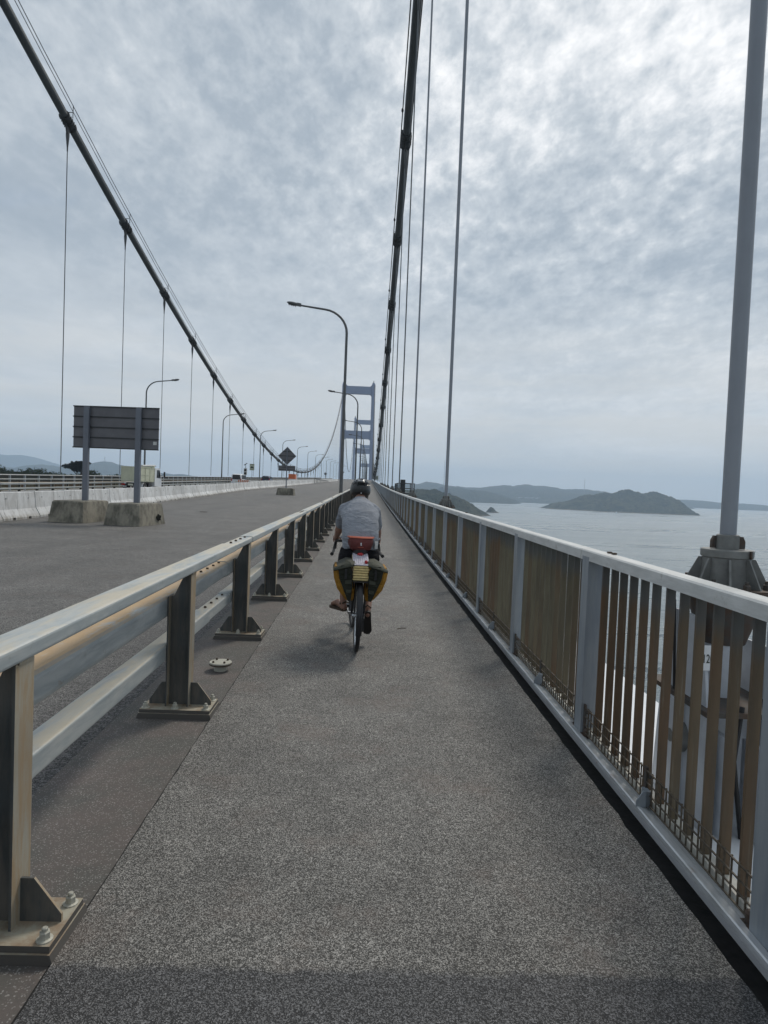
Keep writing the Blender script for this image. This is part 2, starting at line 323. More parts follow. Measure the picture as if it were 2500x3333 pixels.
def hill_mat(name, c1, c2, c3, sc1, beach=None, bd=30.0):
    def f(t,b,co):
        pos = geo_pos(t); a = t.noise(pos, sc1, 8, 0.7); c = t.noise(pos, sc1*7, 5, 0.75)
        col = t.mix(t.ramp(a,0.38,0.62), c1+(1,), c2+(1,)); col = t.mix(t.ramp(c,0.45,0.65,0.0,0.8), col, c3+(1,))
        if beach:
            z = t.node('ShaderNodeSeparateXYZ', {'Vector':pos}).outputs[2]
            wz = t.math('ADD', z, t.math('MULTIPLY', t.math('SUBTRACT',c,0.5), 14.0))
            col = t.mix(t.ramp(wz, -64.0, -60.0, 1.0, 0.0), col, beach+(1,))
        t.set(b.inputs['Base Color'], col); bump(t,b,t.math('ADD',t.math('MULTIPLY',a,1.6),c),1.0,bd)
    return mat(name, f, 0.95, 0, 0.1)
M['forest'] = hill_mat('island_forest', (0.016,0.032,0.014), (0.095,0.100,0.052), (0.006,0.012,0.006), 0.008, (0.19,0.165,0.13))
M['farforest'] = hill_mat('distant_forest', (0.035,0.05,0.035), (0.07,0.075,0.045), (0.02,0.035,0.025), 0.004, None, 60.0)
M['mount'] = hill_mat('mountain_forest', (0.04,0.055,0.05), (0.06,0.07,0.05), (0.03,0.045,0.035), 0.0015)
M['leaf'] = hill_mat('broadleaf_green', (0.065,0.10,0.028), (0.12,0.155,0.05), (0.02,0.035,0.012), 0.25)
M['leafdark'] = hill_mat('dark_pine_green', (0.014,0.022,0.012), (0.024,0.034,0.016), (0.008,0.012,0.008), 0.4)
M['bark'] = simple('bark', (0.05,0.038,0.028), 0.3, 0.9, 0, 3)
def f_sea(t,b,co):
    pos = geo_pos(t)
    cur = t.noise(t.scale(pos, 0.0011, 0.0062, 1.0, (0,0,0.25)), 1.0, 6, 0.62, 1.2)
    cur2 = t.noise(t.scale(pos, 0.006, 0.035, 1.0, (0,0,0.2)), 1.0, 5, 0.65, 0.8)
    rip = t.noise(t.scale(pos, 0.09, 0.30, 1.0, (0,0,0.3)), 1.0, 5, 0.7)
    rp2 = t.noise(t.scale(pos, 0.9, 1.6, 1.0, (0,0,0.5)), 1.0, 4, 0.7)
    col = t.mix(t.ramp(cur,0.35,0.65), (0.115,0.16,0.18,1), (0.19,0.235,0.25,1))
    st = t.ramp(t.math('ADD', t.math('MULTIPLY',cur,0.5), t.math('MULTIPLY',cur2,0.5)), 0.53, 0.60)
    col = t.mix(t.math('MULTIPLY', st, 0.8), col, (0.035,0.06,0.075,1))
    t.set(b.inputs['Base Color'], col)
    t.set(b.inputs['Roughness'], t.ramp(st,0,1,0.30,0.16))
    bump(t,b,t.math('ADD', t.math('MULTIPLY',rip,1.0), t.math('ADD', t.math('MULTIPLY',rp2,0.25), t.math('MULTIPLY',cur2,5.0))), 0.8, 2.4)
M['sea'] = mat('grey_sea', f_sea, 0.35, 0, 0.5)

# ------------------------------------------------------------------ mesh helpers
COL = sc.collection
class MB:
    def __init__(s): s.v=[]; s.f=[]; s.mi=[]; s.cur=0
    def add(s, vs, fs):
        o=len(s.v); s.v += [tuple(v) for v in vs]
        for f in fs: s.f.append([o+i for i in f]); s.mi.append(s.cur)
        return s
    def box(s, x0,x1,y0,y1,z0,z1, rot=None, about=None):
        vs=[(x,y,z) for z in (z0,z1) for y in (y0,y1) for x in (x0,x1)]
        if rot is not None:
            c=Vector(about if about is not None else ((x0+x1)/2,(y0+y1)/2,(z0+z1)/2)); vs=[tuple(c+rot@(Vector(v)-c)) for v in vs]
        return s.add(vs, [(0,2,3,1),(4,5,7,6),(0,1,5,4),(2,6,7,3),(0,4,6,2),(1,3,7,5)])
    def prism(s, poly, axis, a, b):
        # poly: 2D points; axis 'x','y','z' extrusion from a to b
        def P(p,t): return {'x':(t,p[0],p[1]),'y':(p[0],t,p[1]),'z':(p[0],p[1],t)}[axis]
        k=len(poly); vs=[P(p,a) for p in poly]+[P(p,b) for p in poly]
        fs=[list(range(k))[::-1], list(range(k,2*k))]+[(i,(i+1)%k,k+(i+1)%k,k+i) for i in range(k)]
        return s.add(vs,fs)
    def cbox(s, x0,x1,y0,y1,z0,z1,c=0.01):
        # box chamfered along its long (y) axis
        poly=[(x0+c,z0),(x1-c,z0),(x1,z0+c),(x1,z1-c),(x1-c,z1),(x0+c,z1),(x0,z1-c),(x0,z0+c)]
        return s.prism(poly,'y',y0,y1)
    def tube(s, pts, r, seg=8, cap=True, sx=1.0, sy=1.0):
        pts=[Vector(p) for p in pts]; k=len(pts); rs=r if isinstance(r,(list,tuple)) else [r]*k
        base=len(s.v); prev=None; vs=[]
        for i,p in enumerate(pts):
            d=(pts[min(i+1,k-1)]-pts[max(i-1,0)]).normalized()
            if prev is None:
                a=d.cross(Vector((0,0,1)));
                if a.length<1e-3: a=d.cross(Vector((0,1,0)))
                a.normalize()
            else:
                a=prev-d*prev.dot(d); a.normalize()
            prev=a; b=d.cross(a)
            for j in range(seg):
                t=2*math.pi*j/seg; vs.append(p+(a*math.cos(t)*sx+b*math.sin(t)*sy)*rs[i])
        fs=[(i*seg+j,i*seg+(j+1)%seg,(i+1)*seg+(j+1)%seg,(i+1)*seg+j) for i in range(k-1) for j in range(seg)]
        if cap: fs+= [list(range(seg))[::-1], list(range((k-1)*seg,k*seg))]
        return s.add(vs,fs)
    def lathe(s, prof, c=(0,0,0), seg=16, M3=None):
        vs=[]; k=len(prof)
        for (r,z) in prof:
            for j in range(seg):
                t=2*math.pi*j/seg; v=Vector((r*math.cos(t),r*math.sin(t),z))
                if M3 is not None: v=M3@v
                vs.append(Vector(c)+v)
        fs=[(i*seg+j,i*seg+(j+1)%seg,(i+1)*seg+(j+1)%seg,(i+1)*seg+j) for i in range(k-1) for j in range(seg)]
        fs+= [list(range(seg))[::-1], list(range((k-1)*seg,k*seg))]
        return s.add(vs,fs)
    def loft(s, rings, cap=True):
        k=len(rings); m=len(rings[0]); vs=[p for r in rings for p in r]
        fs=[(i*m+j,i*m+(j+1)%m,(i+1)*m+(j+1)%m,(i+1)*m+j) for i in range(k-1) for j in range(m)]
        if cap: fs+=[list(range(m))[::-1], list(range((k-1)*m,k*m))]
        return s.add(vs,fs)
    def ell(s, c, rx,ry,rz, rot=None, seg=16, rings=10):
        vs=[];
        for i in range(rings+1):
            ph=math.pi*i/rings
            for j in range(seg):
                t=2*math.pi*j/seg
                v=Vector((rx*max(math.sin(ph),1e-3)*math.cos(t), ry*max(math.sin(ph),1e-3)*math.sin(t), -rz*math.cos(ph)))
                if rot is not None: v=rot@v
                vs.append(Vector(c)+v)
        fs=[(i*seg+j,i*seg+(j+1)%seg,(i+1)*seg+(j+1)%seg,(i+1)*seg+j) for i in range(rings) for j in range(seg)]
        fs+=[list(range(seg))[::-1], list(range(rings*seg,(rings+1)*seg))]
        return s.add(vs,fs)
    def mesh(s, name, mats, smooth=False):
        me=bpy.data.meshes.new(name); me.from_pydata(s.v,[],s.f)
        for m in (mats if isinstance(mats,(list,tuple)) else [mats]): me.materials.append(M[m] if isinstance(m,str) else m)
        if any(s.mi): me.polygons.foreach_set('material_index', s.mi)
        bm=bmesh.new(); bm.from_mesh(me); bmesh.ops.recalc_face_normals(bm, faces=bm.faces); bm.to_mesh(me); bm.free()
        if smooth:
            for p in me.polygons: p.use_smooth=True
            try: me.set_sharp_from_angle(angle=R(smooth if smooth is not True else 40))
            except Exception: pass
        me.update(); return me
    def obj(s, name, mats, parent=None, smooth=False, **kw):
        return link(name, s.mesh(name,mats,smooth), parent, **kw)
def link(name, data, parent=None, loc=None, rot=None, **kw):
    o=bpy.data.objects.new(name, data); COL.objects.link(o)
    if parent is not None: o.parent=parent
    if loc is not None: o.location=loc
    if rot is not None: o.rotation_euler=rot
    for k,v in kw.items(): o[k]=v
    return o
def thing(name, label, cat, loc=(0,0,0), rz=0.0, group=None):
    o=link(name,None,None,loc,(0,0,rz)); o['label']=label; o['category']=cat; o.empty_display_size=0.2
    if group: o['group']=group
    return o
def tag(o,label,cat,group=None):
    o['label']=label; o['category']=cat
    if group: o['group']=group
    return o
def copy_tree(src, parent=None):
    c=src.copy(); COL.objects.link(c); c.parent=parent
    for ch in src.children: copy_tree(ch,c)
    return c

# ------------------------------------------------------------------ bridge geometry laws
DZ0=.0155*(math.sqrt(625+900)-25)/2
def dz(y):
    z=.0155*((y-25)+math.sqrt((y-25)**2+900))/2-DZ0
    if y>560: z-= .000016*(y-560)**2
    return z
def gx(y): return -0.93-0.0105*min(max(y,-6),32)
def bx(y): return -10.2-.055*min(y,75)
YS=[-5,-2,0,1,2,3,4,5,6,8,10,12,14,16,18,20,23,26,30,34,38,43,48,54,60,70,80,95,110,130,150,180,210,250,300,350,400,450,500,560,620,700,800,900,1000,1150,1300]
def strip(name, xl, xr, zo, m, ys=YS, skirt=0.0, kind='structure', parent=None):
    b=MB(); f=lambda g,y: g(y) if callable(g) else g
    vs=[]; fs=[]
    for y in ys:
        z=dz(y)+zo
        vs+=[(f(xl,y),y,z),(f(xr,y),y,z),(f(xl,y),y,z-skirt),(f(xr,y),y,z-skirt)]
    for i in range(len(ys)-1):
        a=4*i; c=a+4
        fs.append((a,a+1,c+1,c))
        if skirt: fs+=[(a+1,a+3,c+3,c+1),(a,c,c+2,a+2),(a+2,c+2,c+3,a+3)]
    if skirt:
        fs+=[(0,2,3,1)]; k=4*(len(ys)-1); fs+=[(k,k+1,k+3,k+2)]
    b.add(vs,fs)
    o=b.obj(name,m,parent)
    if kind: o['kind']=kind
    return o
def section_sweep(poly, ys, xo, zo=0.0, mb=None, close=True):
    # poly in (x,z) offsets; swept along the deck
    mb=mb or MB(); rings=[]
    for y in ys:
        x=xo(y) if callable(xo) else xo; z=dz(y)+zo
        rings.append([(x+p[0],y,z+p[1]) for p in poly])
    return mb.loft(rings)
def rrect(x0,x1,z0,z1,r,k=3):
    pts=[]
    for cx,cz,a0 in ((x1-r,z1-r,0),(x0+r,z1-r,90),(x0+r,z0+r,180),(x1-r,z0+r,270)):
        for i in range(k+1):
            a=R(a0+90*i/k); pts.append((cx+r*math.cos(a),cz+r*math.sin(a)))
    return pts

# ------------------------------------------------------------------ setting: deck, road, path
YF=sorted(set(YS+[-2+0.11*i for i in range(210)]))
rag=lambda y,q: noise.fractal(Vector((y*6.0,q,0)),1.0,2.0,4) if y<21 else 0.0
strip('path', lambda y: gx(y)+0.006+rag(y,1.0)*.007, lambda y: 1.27+rag(y,4.0)*.012, 0.0, 'path', ys=YF, skirt=0.06)
strip('paving_joint', lambda y: gx(y)-.002-max(0,rag(y,7.0))*.009, lambda y: gx(y)+.010, -0.0058, 'gutter', ys=[y for y in YF if y<60])
strip('kerb_strip', lambda y: gx(y)-0.60, gx, -0.008, 'band', skirt=0.05)
strip('road', -21.6, lambda y: gx(y)-0.60, -0.04, 'road', skirt=0.05)
strip('kerb_strip', -22.5, -21.6, -0.01, 'band', skirt=0.05)
strip('path', -24.5, -22.5, 0.0, 'path', skirt=0.06)
strip('gutter', 1.25, 1.43, -0.075, 'gutter')
strip('gutter', -24.62, -24.5, -0.075, 'gutter')
b=MB()
ys=[y for y in YS]
section_sweep([(-26.0,-0.5),(-24.62,-0.09),(1.5,-0.09),(2.42,-0.12),(3.1,-1.3),(0.5,-3.2),(-24.0,-3.2),(-26.6,-1.3)], ys, 0.0, 0.0, b)
o=b.obj('bridge_deck','white'); o['kind']='structure'

# sea
b=MB(); N=40
b.add([(-16000,-3000,-65),(16000,-3000,-65),(16000,22000,-65),(-16000,22000,-65)],[(0,1,2,3)])
o=b.obj('sea','sea'); o['kind']='structure'

# ------------------------------------------------------------------ landforms
def landmass(name, crest, width, m, seed, base=-66.0, rough=0.18, nx=110, nw=26, freq=0.004, kind='structure', steep=0.8, fine=1.0, **kw):
    """crest: list of (x,y,height z). A ridge with slopes on both sides down to the water."""
    pts=[Vector(p) for p in crest]; L=[0]
    for i in range(1,len(pts)): L.append(L[-1]+(pts[i].xy-pts[i-1].xy).length)
    def at(s):
        for i in range(1,len(L)):
            if s<=L[i] or i==len(L)-1:
                t=(s-L[i-1])/(L[i]-L[i-1]); t=min(max(t,0),1); return pts[i-1].lerp(pts[i],t), (pts[i]-pts[i-1])
    mb=MB(); vs=[]
    for i in range(nx+1):
        s=L[-1]*i/nx; p,d=at(s); nrm=Vector((-d.y,d.x)).normalized() if False else Vector((0,1))
        h=p.z-base
        wloc=width*min(1.0,(0.25+h/ (max(q.z for q in pts)-base)))
        for j in range(nw+1):
            t=-1+2*j/nw; q=Vector((p.x,p.y+wloc*t))
            prof=max(0.0,1-abs(t))**steep
            prof=prof*prof*(3-2*prof) if steep<0.9 else prof
            nn=noise.fractal(Vector((q.x*freq,q.y*freq,seed)),1.0,2.1,6)
            n2=noise.fractal(Vector((q.x*freq*9,q.y*freq*9,seed+5)),1.0,2.1,4)
            z=base+h*prof*(1+rough*nn*(1-0.5*prof))+ (n2*h*0.035*fine if prof>0.03 else 0)
            vs.append((q.x+nn*width*0.05,q.y,z if prof>0 else base))
    w_=nw+1
    fs=[(i*w_+j,i*w_+j+1,(i+1)*w_+j+1,(i+1)*w_+j) for i in range(nx) for j in range(nw)]
    mb.add(vs,fs); o=mb.obj(name,m,None,True,**kw)
    if kind: o['kind']=kind
    return o
import sys
# camera-space free: every landmass is given by bearing slope (x/y), distance and height
def crestline(dist, pts):          # pts: (x over y, height)
    return [(k*dist, dist, h) for k,h in pts]
# wooded island across the strait
landmass('island', crestline(3150,[(0.2720,-64),(0.2888,-38),(0.3103,-26),(0.3262,-8),(0.3403,10),(0.3524,8),(0.3655,24),(0.3777,17),(0.3898,28),(0.4001,42),(0.4085,30),(0.4197,29),(0.4319,20),(0.4412,34),(0.4496,38),(0.4590,26),(0.4665,18),(0.4740,2),(0.4814,-22),(0.4880,-50),(0.4917,-66)]), 330, 'forest', 3.1, rough=0.16, nx=260, nw=46, freq=0.008, fine=2.6)
landmass('hills', crestline(6100,[(0.02,-20),(0.05,60),(0.075,52),(0.092,82),(0.105,74),(0.118,58),(0.135,50),(0.16,38),(0.18,50),(0.205,72),(0.222,66),(0.235,84),(0.25,74),(0.262,80),(0.285,72),(0.30,52),(0.32,66),(0.345,62),(0.37,40),(0.40,22),(0.43,14)]), 1300, 'farforest', 8.2, rough=0.16, nx=260, nw=30, freq=0.003, fine=2.2)
landmass('hills', crestline(4700,[(0.115,30),(0.14,26),(0.165,12),(0.18,14),(0.20,-8),(0.215,-24),(0.225,-64),(0.228,-66)]), 700, 'farforest', 5.5, rough=0.2, nx=120, nw=24, freq=0.004, fine=2.5)
landmass('hills', crestline(6600,[(0.44,-62),(0.46,-22),(0.49,4),(0.52,2),(0.55,-14),(0.58,-8),(0.62,-22),(0.70,-20)]), 900, 'farforest', 2.2, rough=0.2, nx=110, nw=20, freq=0.002)
# near headland with the bridge pier island
landmass('headland', crestline(1900,[(0.02,-5),(0.055,0),(0.085,2),(0.105,-2),(0.122,-8),(0.14,-22),(0.155,-38),(0.168,-52),(0.178,-64),(0.18,-66)]), 330, 'forest', 9.4, rough=0.2, nx=180, nw=34, freq=0.009, fine=2.5)
landmass('headland', crestline(620,[(0.02,-22),(0.06,-18),(0.10,-19),(0.13,-26),(0.15,-34),(0.165,-48),(0.178,-60),(0.185,-66)]), 110, 'leaf', 4.4, rough=0.3, nx=90, nw=22, freq=0.02)
landmass('islet', crestline(2150,[(0.183,-66),(0.186,-58),(0.190,-46),(0.194,-50),(0.199,-60),(0.206,-65)]), 40, 'forest', 1.4, rough=0.3, nx=40, nw=14, freq=0.03)
# left side
landmass('mountain', crestline(5600,[(-0.70,94),(-0.62,112),(-0.60,77),(-0.565,58),(-0.53,50),(-0.515,79),(-0.50,89),(-0.485,83),(-0.467,68),(-0.45,82),(-0.438,85),(-0.42,101),(-0.409,135),(-0.402,140),(-0.39,124),(-0.378,110),(-0.362,104),(-0.35,82),(-0.335,62),(-0.32,58),(-0.30,50),(-0.285,58),(-0.27,44),(-0.25,37),(-0.22,38),(-0.19,26),(-0.12,11)]), 900, 'mount', 6.6, rough=0.08, nx=240, nw=20, freq=0.002)
landmass('mountain', crestline(9800,[(-0.95,239),(-0.75,268),(-0.62,287),(-0.575,283),(-0.545,280),(-0.528,285),(-0.51,244),(-0.49,173),(-0.46,115),(-0.42,72),(-0.38,30)]), 1500, 'mount', 2.6, rough=0.05, nx=140, nw=16, freq=0.001)
b=MB()
landmass('wooded_shore', crestline(420,[(-0.95,3),(-0.72,3),(-0.60,4.2),(-0.55,3.0),(-0.50,1.2),(-0.46,0.2),(-0.42,-1.5),(-0.38,-5),(-0.35,-12),(-0.30,-30),(-0.25,-50),(-0.22,-65)]), 120, 'leafdark', 7.7, rough=0.05, nx=120, nw=20, freq=0.02)

# harbour town under the far hills: pale quays, tanks and cranes
b=MB()
for i in range(60):
    k=0.222+0.045*random.random(); y=5150+random.uniform(-120,200); x=k*y; wdt=random.uniform(12,60); h=random.uniform(6,20)
    b.box(x,x+wdt,y,y+random.uniform(15,40),-66,-62+h)
for i in range(10):
    k=0.228+0.035*random.random(); y=5120; x=k*y
    b.tube([(x,y,-62),(x,y,-30)],1.6,5); b.tube([(x-16,y,-32),(x+26,y,-24)],1.2,5)
o=b.obj('harbour_works', simple('pale_industrial', (0.45,0.46,0.47), 0.2, 0.7, 0, 0.02)); o['kind']='stuff'; tag(o,'pale sheds and cranes of a harbour at the foot of the far hills','harbour works')
MASTM = simple('mast_steel',(0.30,0.31,0.33),0.1,0.6,0,1)
def mast(x,y,z0,z1,r,label):
    t=thing('lattice_mast',label,'mast',(x,y,z0))
    b=MB()
    for sx,sy in ((-1,-1),(1,-1),(1,1),(-1,1)): b.tube([(sx*r,sy*r,0),(sx*r*.3,sy*r*.3,z1-z0)],r*.18,4)
    b.obj('leg',MASTM,t)
    b=MB(); k=8
    for i in range(k):
        a=r*(1-.7*i/k); c=r*(1-.7*(i+1)/k); za=(z1-z0)*i/k; zb=(z1-z0)*(i+1)/k
        b.tube([(-a,-a,za),(c,-c,zb)],r*.12,4); b.tube([(a,-a,za),(-c,-c,zb)],r*.12,4)
    b.obj('lattice',MASTM,t)
mast(0.116*4500,4500,10,215,2.6,'tall thin radio mast on the far hills left of the wooded island')
mast(0.336*4300,4300,-30,120,2.0,'tall thin radio mast rising behind the left end of the wooded island')
mast(-0.4035*5600,5570,130,178,4,'mast on the summit of the middle blue mountain at left')

# trees on the shore beyond the left railing
def tree(x,y,zt,h,rad,m,label,name='broadleaf_tree',group=None,flat=1.0,n=900,seed=0):
    rng=random.Random(seed); t=thing(name,label,'tree',(x,y,zt-h),0,group)
    b=MB(); b.tube([(0,0,-6),(0.1*rad,0,h*.5),(0,0.1*rad,h*.85)],[rad*.09,rad*.06,rad*.02],7)
    for i in range(5):
        a=i*1.3; b.tube([(0,0,h*(.35+.08*i)),(math.cos(a)*rad*.5,math.sin(a)*rad*.5,h*(.6+.06*i))],[rad*.035,rad*.012],5)
    b.obj('trunk','bark',t)
    b=MB(); clumps=[]
    for i in range(14):
        a=rng.uniform(0,6.28); rr=rad*rng.uniform(.1,.72); clumps.append((math.cos(a)*rr,math.sin(a)*rr,h*rng.uniform(.55,.92) if flat>.8 else h*rng.uniform(.78,.93),rad*rng.uniform(.28,.5)))
    for i in range(n):
        cx,cy,cz,cr=rng.choice(clumps); d=Vector((rng.gauss(0,1),rng.gauss(0,1),rng.gauss(0,1))).normalized()*cr*rng.uniform(.55,1.05)
        p=Vector((cx,cy,cz))+Vector((d.x,d.y,d.z*.75*flat)); s=rad*rng.uniform(.04,.10)
        u=Vector((rng.gauss(0,1),rng.gauss(0,1),rng.gauss(0,.6))).normalized(); v=u.cross(Vector((rng.gauss(0,1),rng.gauss(0,1),rng.gauss(0,1)))).normalized()
        b.add([p-u*s,p+v*s*.7,p+u*s,p-v*s*.7],[(0,1,2,3)])
    b.obj('crown',m,t,kind='stuff')
    return t
GR='trees on the shore beyond the left railing'
k=0
for i in range(34):
    kx=-0.60+0.0078*i+random.uniform(-.002,.002); y=random.uniform(330,395); 
    zt=max(6.2-0.12*i+random.uniform(-1.6,1.4),0.8) if kx<-0.36 else 0.6
    tree(kx*y,y,zt,random.uniform(12,17),random.uniform(4,7.5),'leaf' if random.random()<.9 else 'leafdark','green broadleaf tree in the wood beyond the left railing',group=GR,n=500,seed=i)
tree(-0.442*300,300,8.8,20,7.5,'leafdark','dark flat-topped pine standing out of the wood beyond the left railing','pine_tree',None,0.45,1600,99)

# sea traffic and rocks
def boat(x,y,L,label):
    t=thing('boat',label,'boat',(x,y,-65),R(80)); b=MB()
    b.loft([[(-L*.5+dx,s*wd,z) for (s,z) in ((-1,0),(1,0),(1,hh),(-1,hh))] for dx,wd,hh in ((0,L*.1,L*.08),(L*.6,L*.12,L*.09),(L,.2,L*.14))]); b.obj('hull','carwhite',t)
    b=MB(); b.box(-L*.3,0,-L*.07,L*.07,L*.09,L*.22); b.box(-L*.2,-L*.05,-L*.05,L*.05,L*.22,L*.3); b.obj('cabin','carwhite',t)
boat(0.388*2620,2620,30,'pale boat passing in front of the wooded island')
boat(0.545*4900,4900,26,'tiny boat far off beside the large hanger post')
boat(0.252*3500,3500,24,'small vessel near the harbour left of the wooded island')
for i,(x,y,s) in enumerate([(194,888,5.5),(183,905,2.5),(0.177*1300,1300,5)]):
    b=MB(); b.ell((0,0,0),s,s*.7,s*.5,None,10,6); b.v=[tuple(Vector(v)*(1+.25*noise.noise(Vector(v)*.5+Vector((i,0,0))))) for v in b.v]
    o=b.obj('sea_rock','rusty',None); o.location=(x,y,-65); tag(o,['larger dark rock breaking the water off the headland','small dark rock to the left of the larger one in the water','rock close under the end of the headland'][i],'rock')

# ------------------------------------------------------------------ main cables with hangers
XR, XL = 1.90, -25.1
def zc(y):
    if y<=228: return 6.2+.00077*(y-228)**2
    if y<=578: return 6.2+.00071*(y-228)**2
    t=(y-784)/206.0; return 20+ (86*t*t if y>784 else 73.2*t*t)
def cable_pts(x,y0,y1,st,dxo=0,dzo=0):
    k=max(2,int((y1-y0)/st)); return [(x+dxo,y0+(y1-y0)*i/k,zc(y0+(y1-y0)*i/k)+dzo) for i in range(k+1)]
HY=[3.35+12.45*k for k in range(46)]
def make_main_cable(x, side, label):
    t=thing('main_cable',label,'suspension cable',(x,0,0))
    b=MB(); b.tube(cable_pts(0,-40,578,6),0.29,16); b.tube(cable_pts(0,578,990,12),0.29,8)
    b.obj('cable_strand','cable',t,True)
    for s in (-1,1):
        for dzo,rr in ((1.25,.018),(0.8,.014)):
            b=MB(); b.tube(cable_pts(0,-40,578,12.45,s*.38,dzo),rr+.012,5); b.obj('hand_rope','cabledark',t)
    b=MB(); b.tube(cable_pts(0,-40,578,12.45,-.42,.55),.035,5); b.obj('power_line','cabledark',t)
    # meshes shared by all hangers
    sl_=0.28
    for i,y in enumerate(HY):
        z=zc(y); slope=(zc(y+.5)-zc(y-.5)); ang=math.atan(slope)
        lod=y<200
        b=MB()
        zb=dz(y)+ (1.36 if lod else 1.3)
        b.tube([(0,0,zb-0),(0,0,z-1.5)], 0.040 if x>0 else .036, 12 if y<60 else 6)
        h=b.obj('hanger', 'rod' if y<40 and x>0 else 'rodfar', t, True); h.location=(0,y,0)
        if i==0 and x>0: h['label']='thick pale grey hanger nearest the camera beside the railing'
        if y<330:
            m3=Matrix.Rotation(ang,3,'X')
            b=MB(); L=.62
            b.tube([m3@Vector((0,-L,0)),m3@Vector((0,L,0))],.385,12)
            for e_ in (-L,L,0): b.tube([m3@Vector((0,e_-.07,0)),m3@Vector((0,e_+.07,0))],.43,12)
            for s in (-1,1):
                for q in (-.4,-.15,.15,.4): b.tube([m3@Vector((s*.42,q,-.12)),m3@Vector((s*.42,q,.12))],.04,5)
            b.prism([(-.42,-.3),(.42,-.3),(.16,-1.0),(-.16,-1.0)],'x',-.05,.05)
            c=b.obj('cable_band','cabledark',h,True); c.location=(0,0,z)
            b=MB(); b.lathe([(.05,-2.3),(.06,-2.0),(.13,-1.25),(.15,-1.0),(.12,-.8)],(0,0,0),10)
            c=b.obj('socket','cable',h,True); c.location=(0,0,z)
            b=MB()
            for s in (-1,1): b.tube([(s*.38,0,.3),(s*.40,0,1.3)],.03,5)
            b.tube([(-.42,0,.75),(.42,0,.75)],.03,5); b.tube([(-.36,.3,.36),(-.38,0,1.0)],.02,4)
            c=b.obj('rope_stanchion','cabledark',h); c.location=(0,0,z)
            yl=-2.0; b=MB(); b.ell((-.42,yl,zc(y+yl)-z+.62),.10,.20,.16,None,8,6); b.tube([(-.42,yl,zc(y+yl)-z+.2),(-.42,yl,zc(y+yl)-z+.6)],.03,5)
            c=b.obj('cable_light','cabledark',h); c.location=(0,0,z)
    # hangers of the centre span
    for k in range(14):
        y=578+12.45*2*(k+1)
        if y>980: break
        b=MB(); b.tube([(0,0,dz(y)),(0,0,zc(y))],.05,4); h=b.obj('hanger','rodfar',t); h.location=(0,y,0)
make_main_cable(XR,1,'dark main cable rising overhead to the right, hung with the rods beside the footway')
make_main_cable(XL,-1,'dark main cable sweeping down from the upper left corner beyond the road')

# ------------------------------------------------------------------ towers
def tower(y, ztop, xl, xr, beams, zb, legw, label, lean=0.5):
    t=thing('bridge_tower',label,'bridge tower',(0,y,zb))
    for s,xc in ((-1,xl),(1,xr)):
        b=MB(); top=ztop-zb; mid=(xl+xr)/2
        def ring(z,wd): 
            cx=xc-s*lean*(z/top); c=wd*.14
            return [(cx-wd/2+c,-2.6,z),(cx+wd/2-c,-2.6,z),(cx+wd/2,-2.2,z),(cx+wd/2,2.2,z),(cx+wd/2-c,2.6,z),(cx-wd/2+c,2.6,z),(cx-wd/2,2.2,z),(cx-wd/2,-2.2,z)]
        b.loft([ring(0,legw),ring(top*.5,legw*.95),ring(top-2.4,legw*.9)]); b.obj('leg','tower',t)
        b=MB(); cx=xc-s*lean
        b.prism([(cx-1.5,top-2.4),(cx+1.5,top-2.4),(cx+1.3,top-.9),(cx+.7,top),(cx-.7,top),(cx-1.3,top-.9)],'y',-2.8,2.8); b.obj('saddle_housing','tower',t)
        b=MB(); b.tube([(cx,0,top),(cx,0,top+2.2)],.28,6); b.tube([(cx-.8,1,top-.5),(cx-.8,1,top+1.4)],.1,4); b.obj('beacon','cabledark',t)
    for (z1,z0) in beams:
        x0=xl+legw/2+lean*((z1-zb)/(ztop-zb))-.3; x1=xr-legw/2-lean*((z1-zb)/(ztop-zb))+.3; a=z0-zb; c=z1-zb; r=2.2
        def arc(cx,cz,a0,a1,k=5): return [(cx+r*math.cos(R(a0+(a1-a0)*i/k)), cz+r*math.sin(R(a0+(a1-a0)*i/k))) for i in range(k+1)]
        poly=[(x0,a-r)]+arc(x0+r,a-r,180,90)+arc(x1-r,a-r,90,0)+[(x1,c+r)]+arc(x1-r,c+r,0,-90)+arc(x0+r,c+r,-90,-180)
        poly=poly[:]
        b=MB(); b.prism(poly,'y',-1.7,1.7); b.obj('cross_beam','tower',t)
tower(578, 94.5, XL-.7, XR-.7, [(91.2,84.3),(51.8,44.8)], 5.0, 3.7, 'nearest and tallest-looking blue-grey bridge tower across the roadway')
tower(985, 107.5, XL+.1, XR-.2, [(104,97.3),(61,53)], 8.0, 3.2, 'second bridge tower seen through the portal of the nearest tower')
tower(1620, 112, XL+.1, XR-.2, [(108,100),(62,53)], 4.0, 3.6, 'third bridge tower, smallest, deep inside the portals of the other towers')

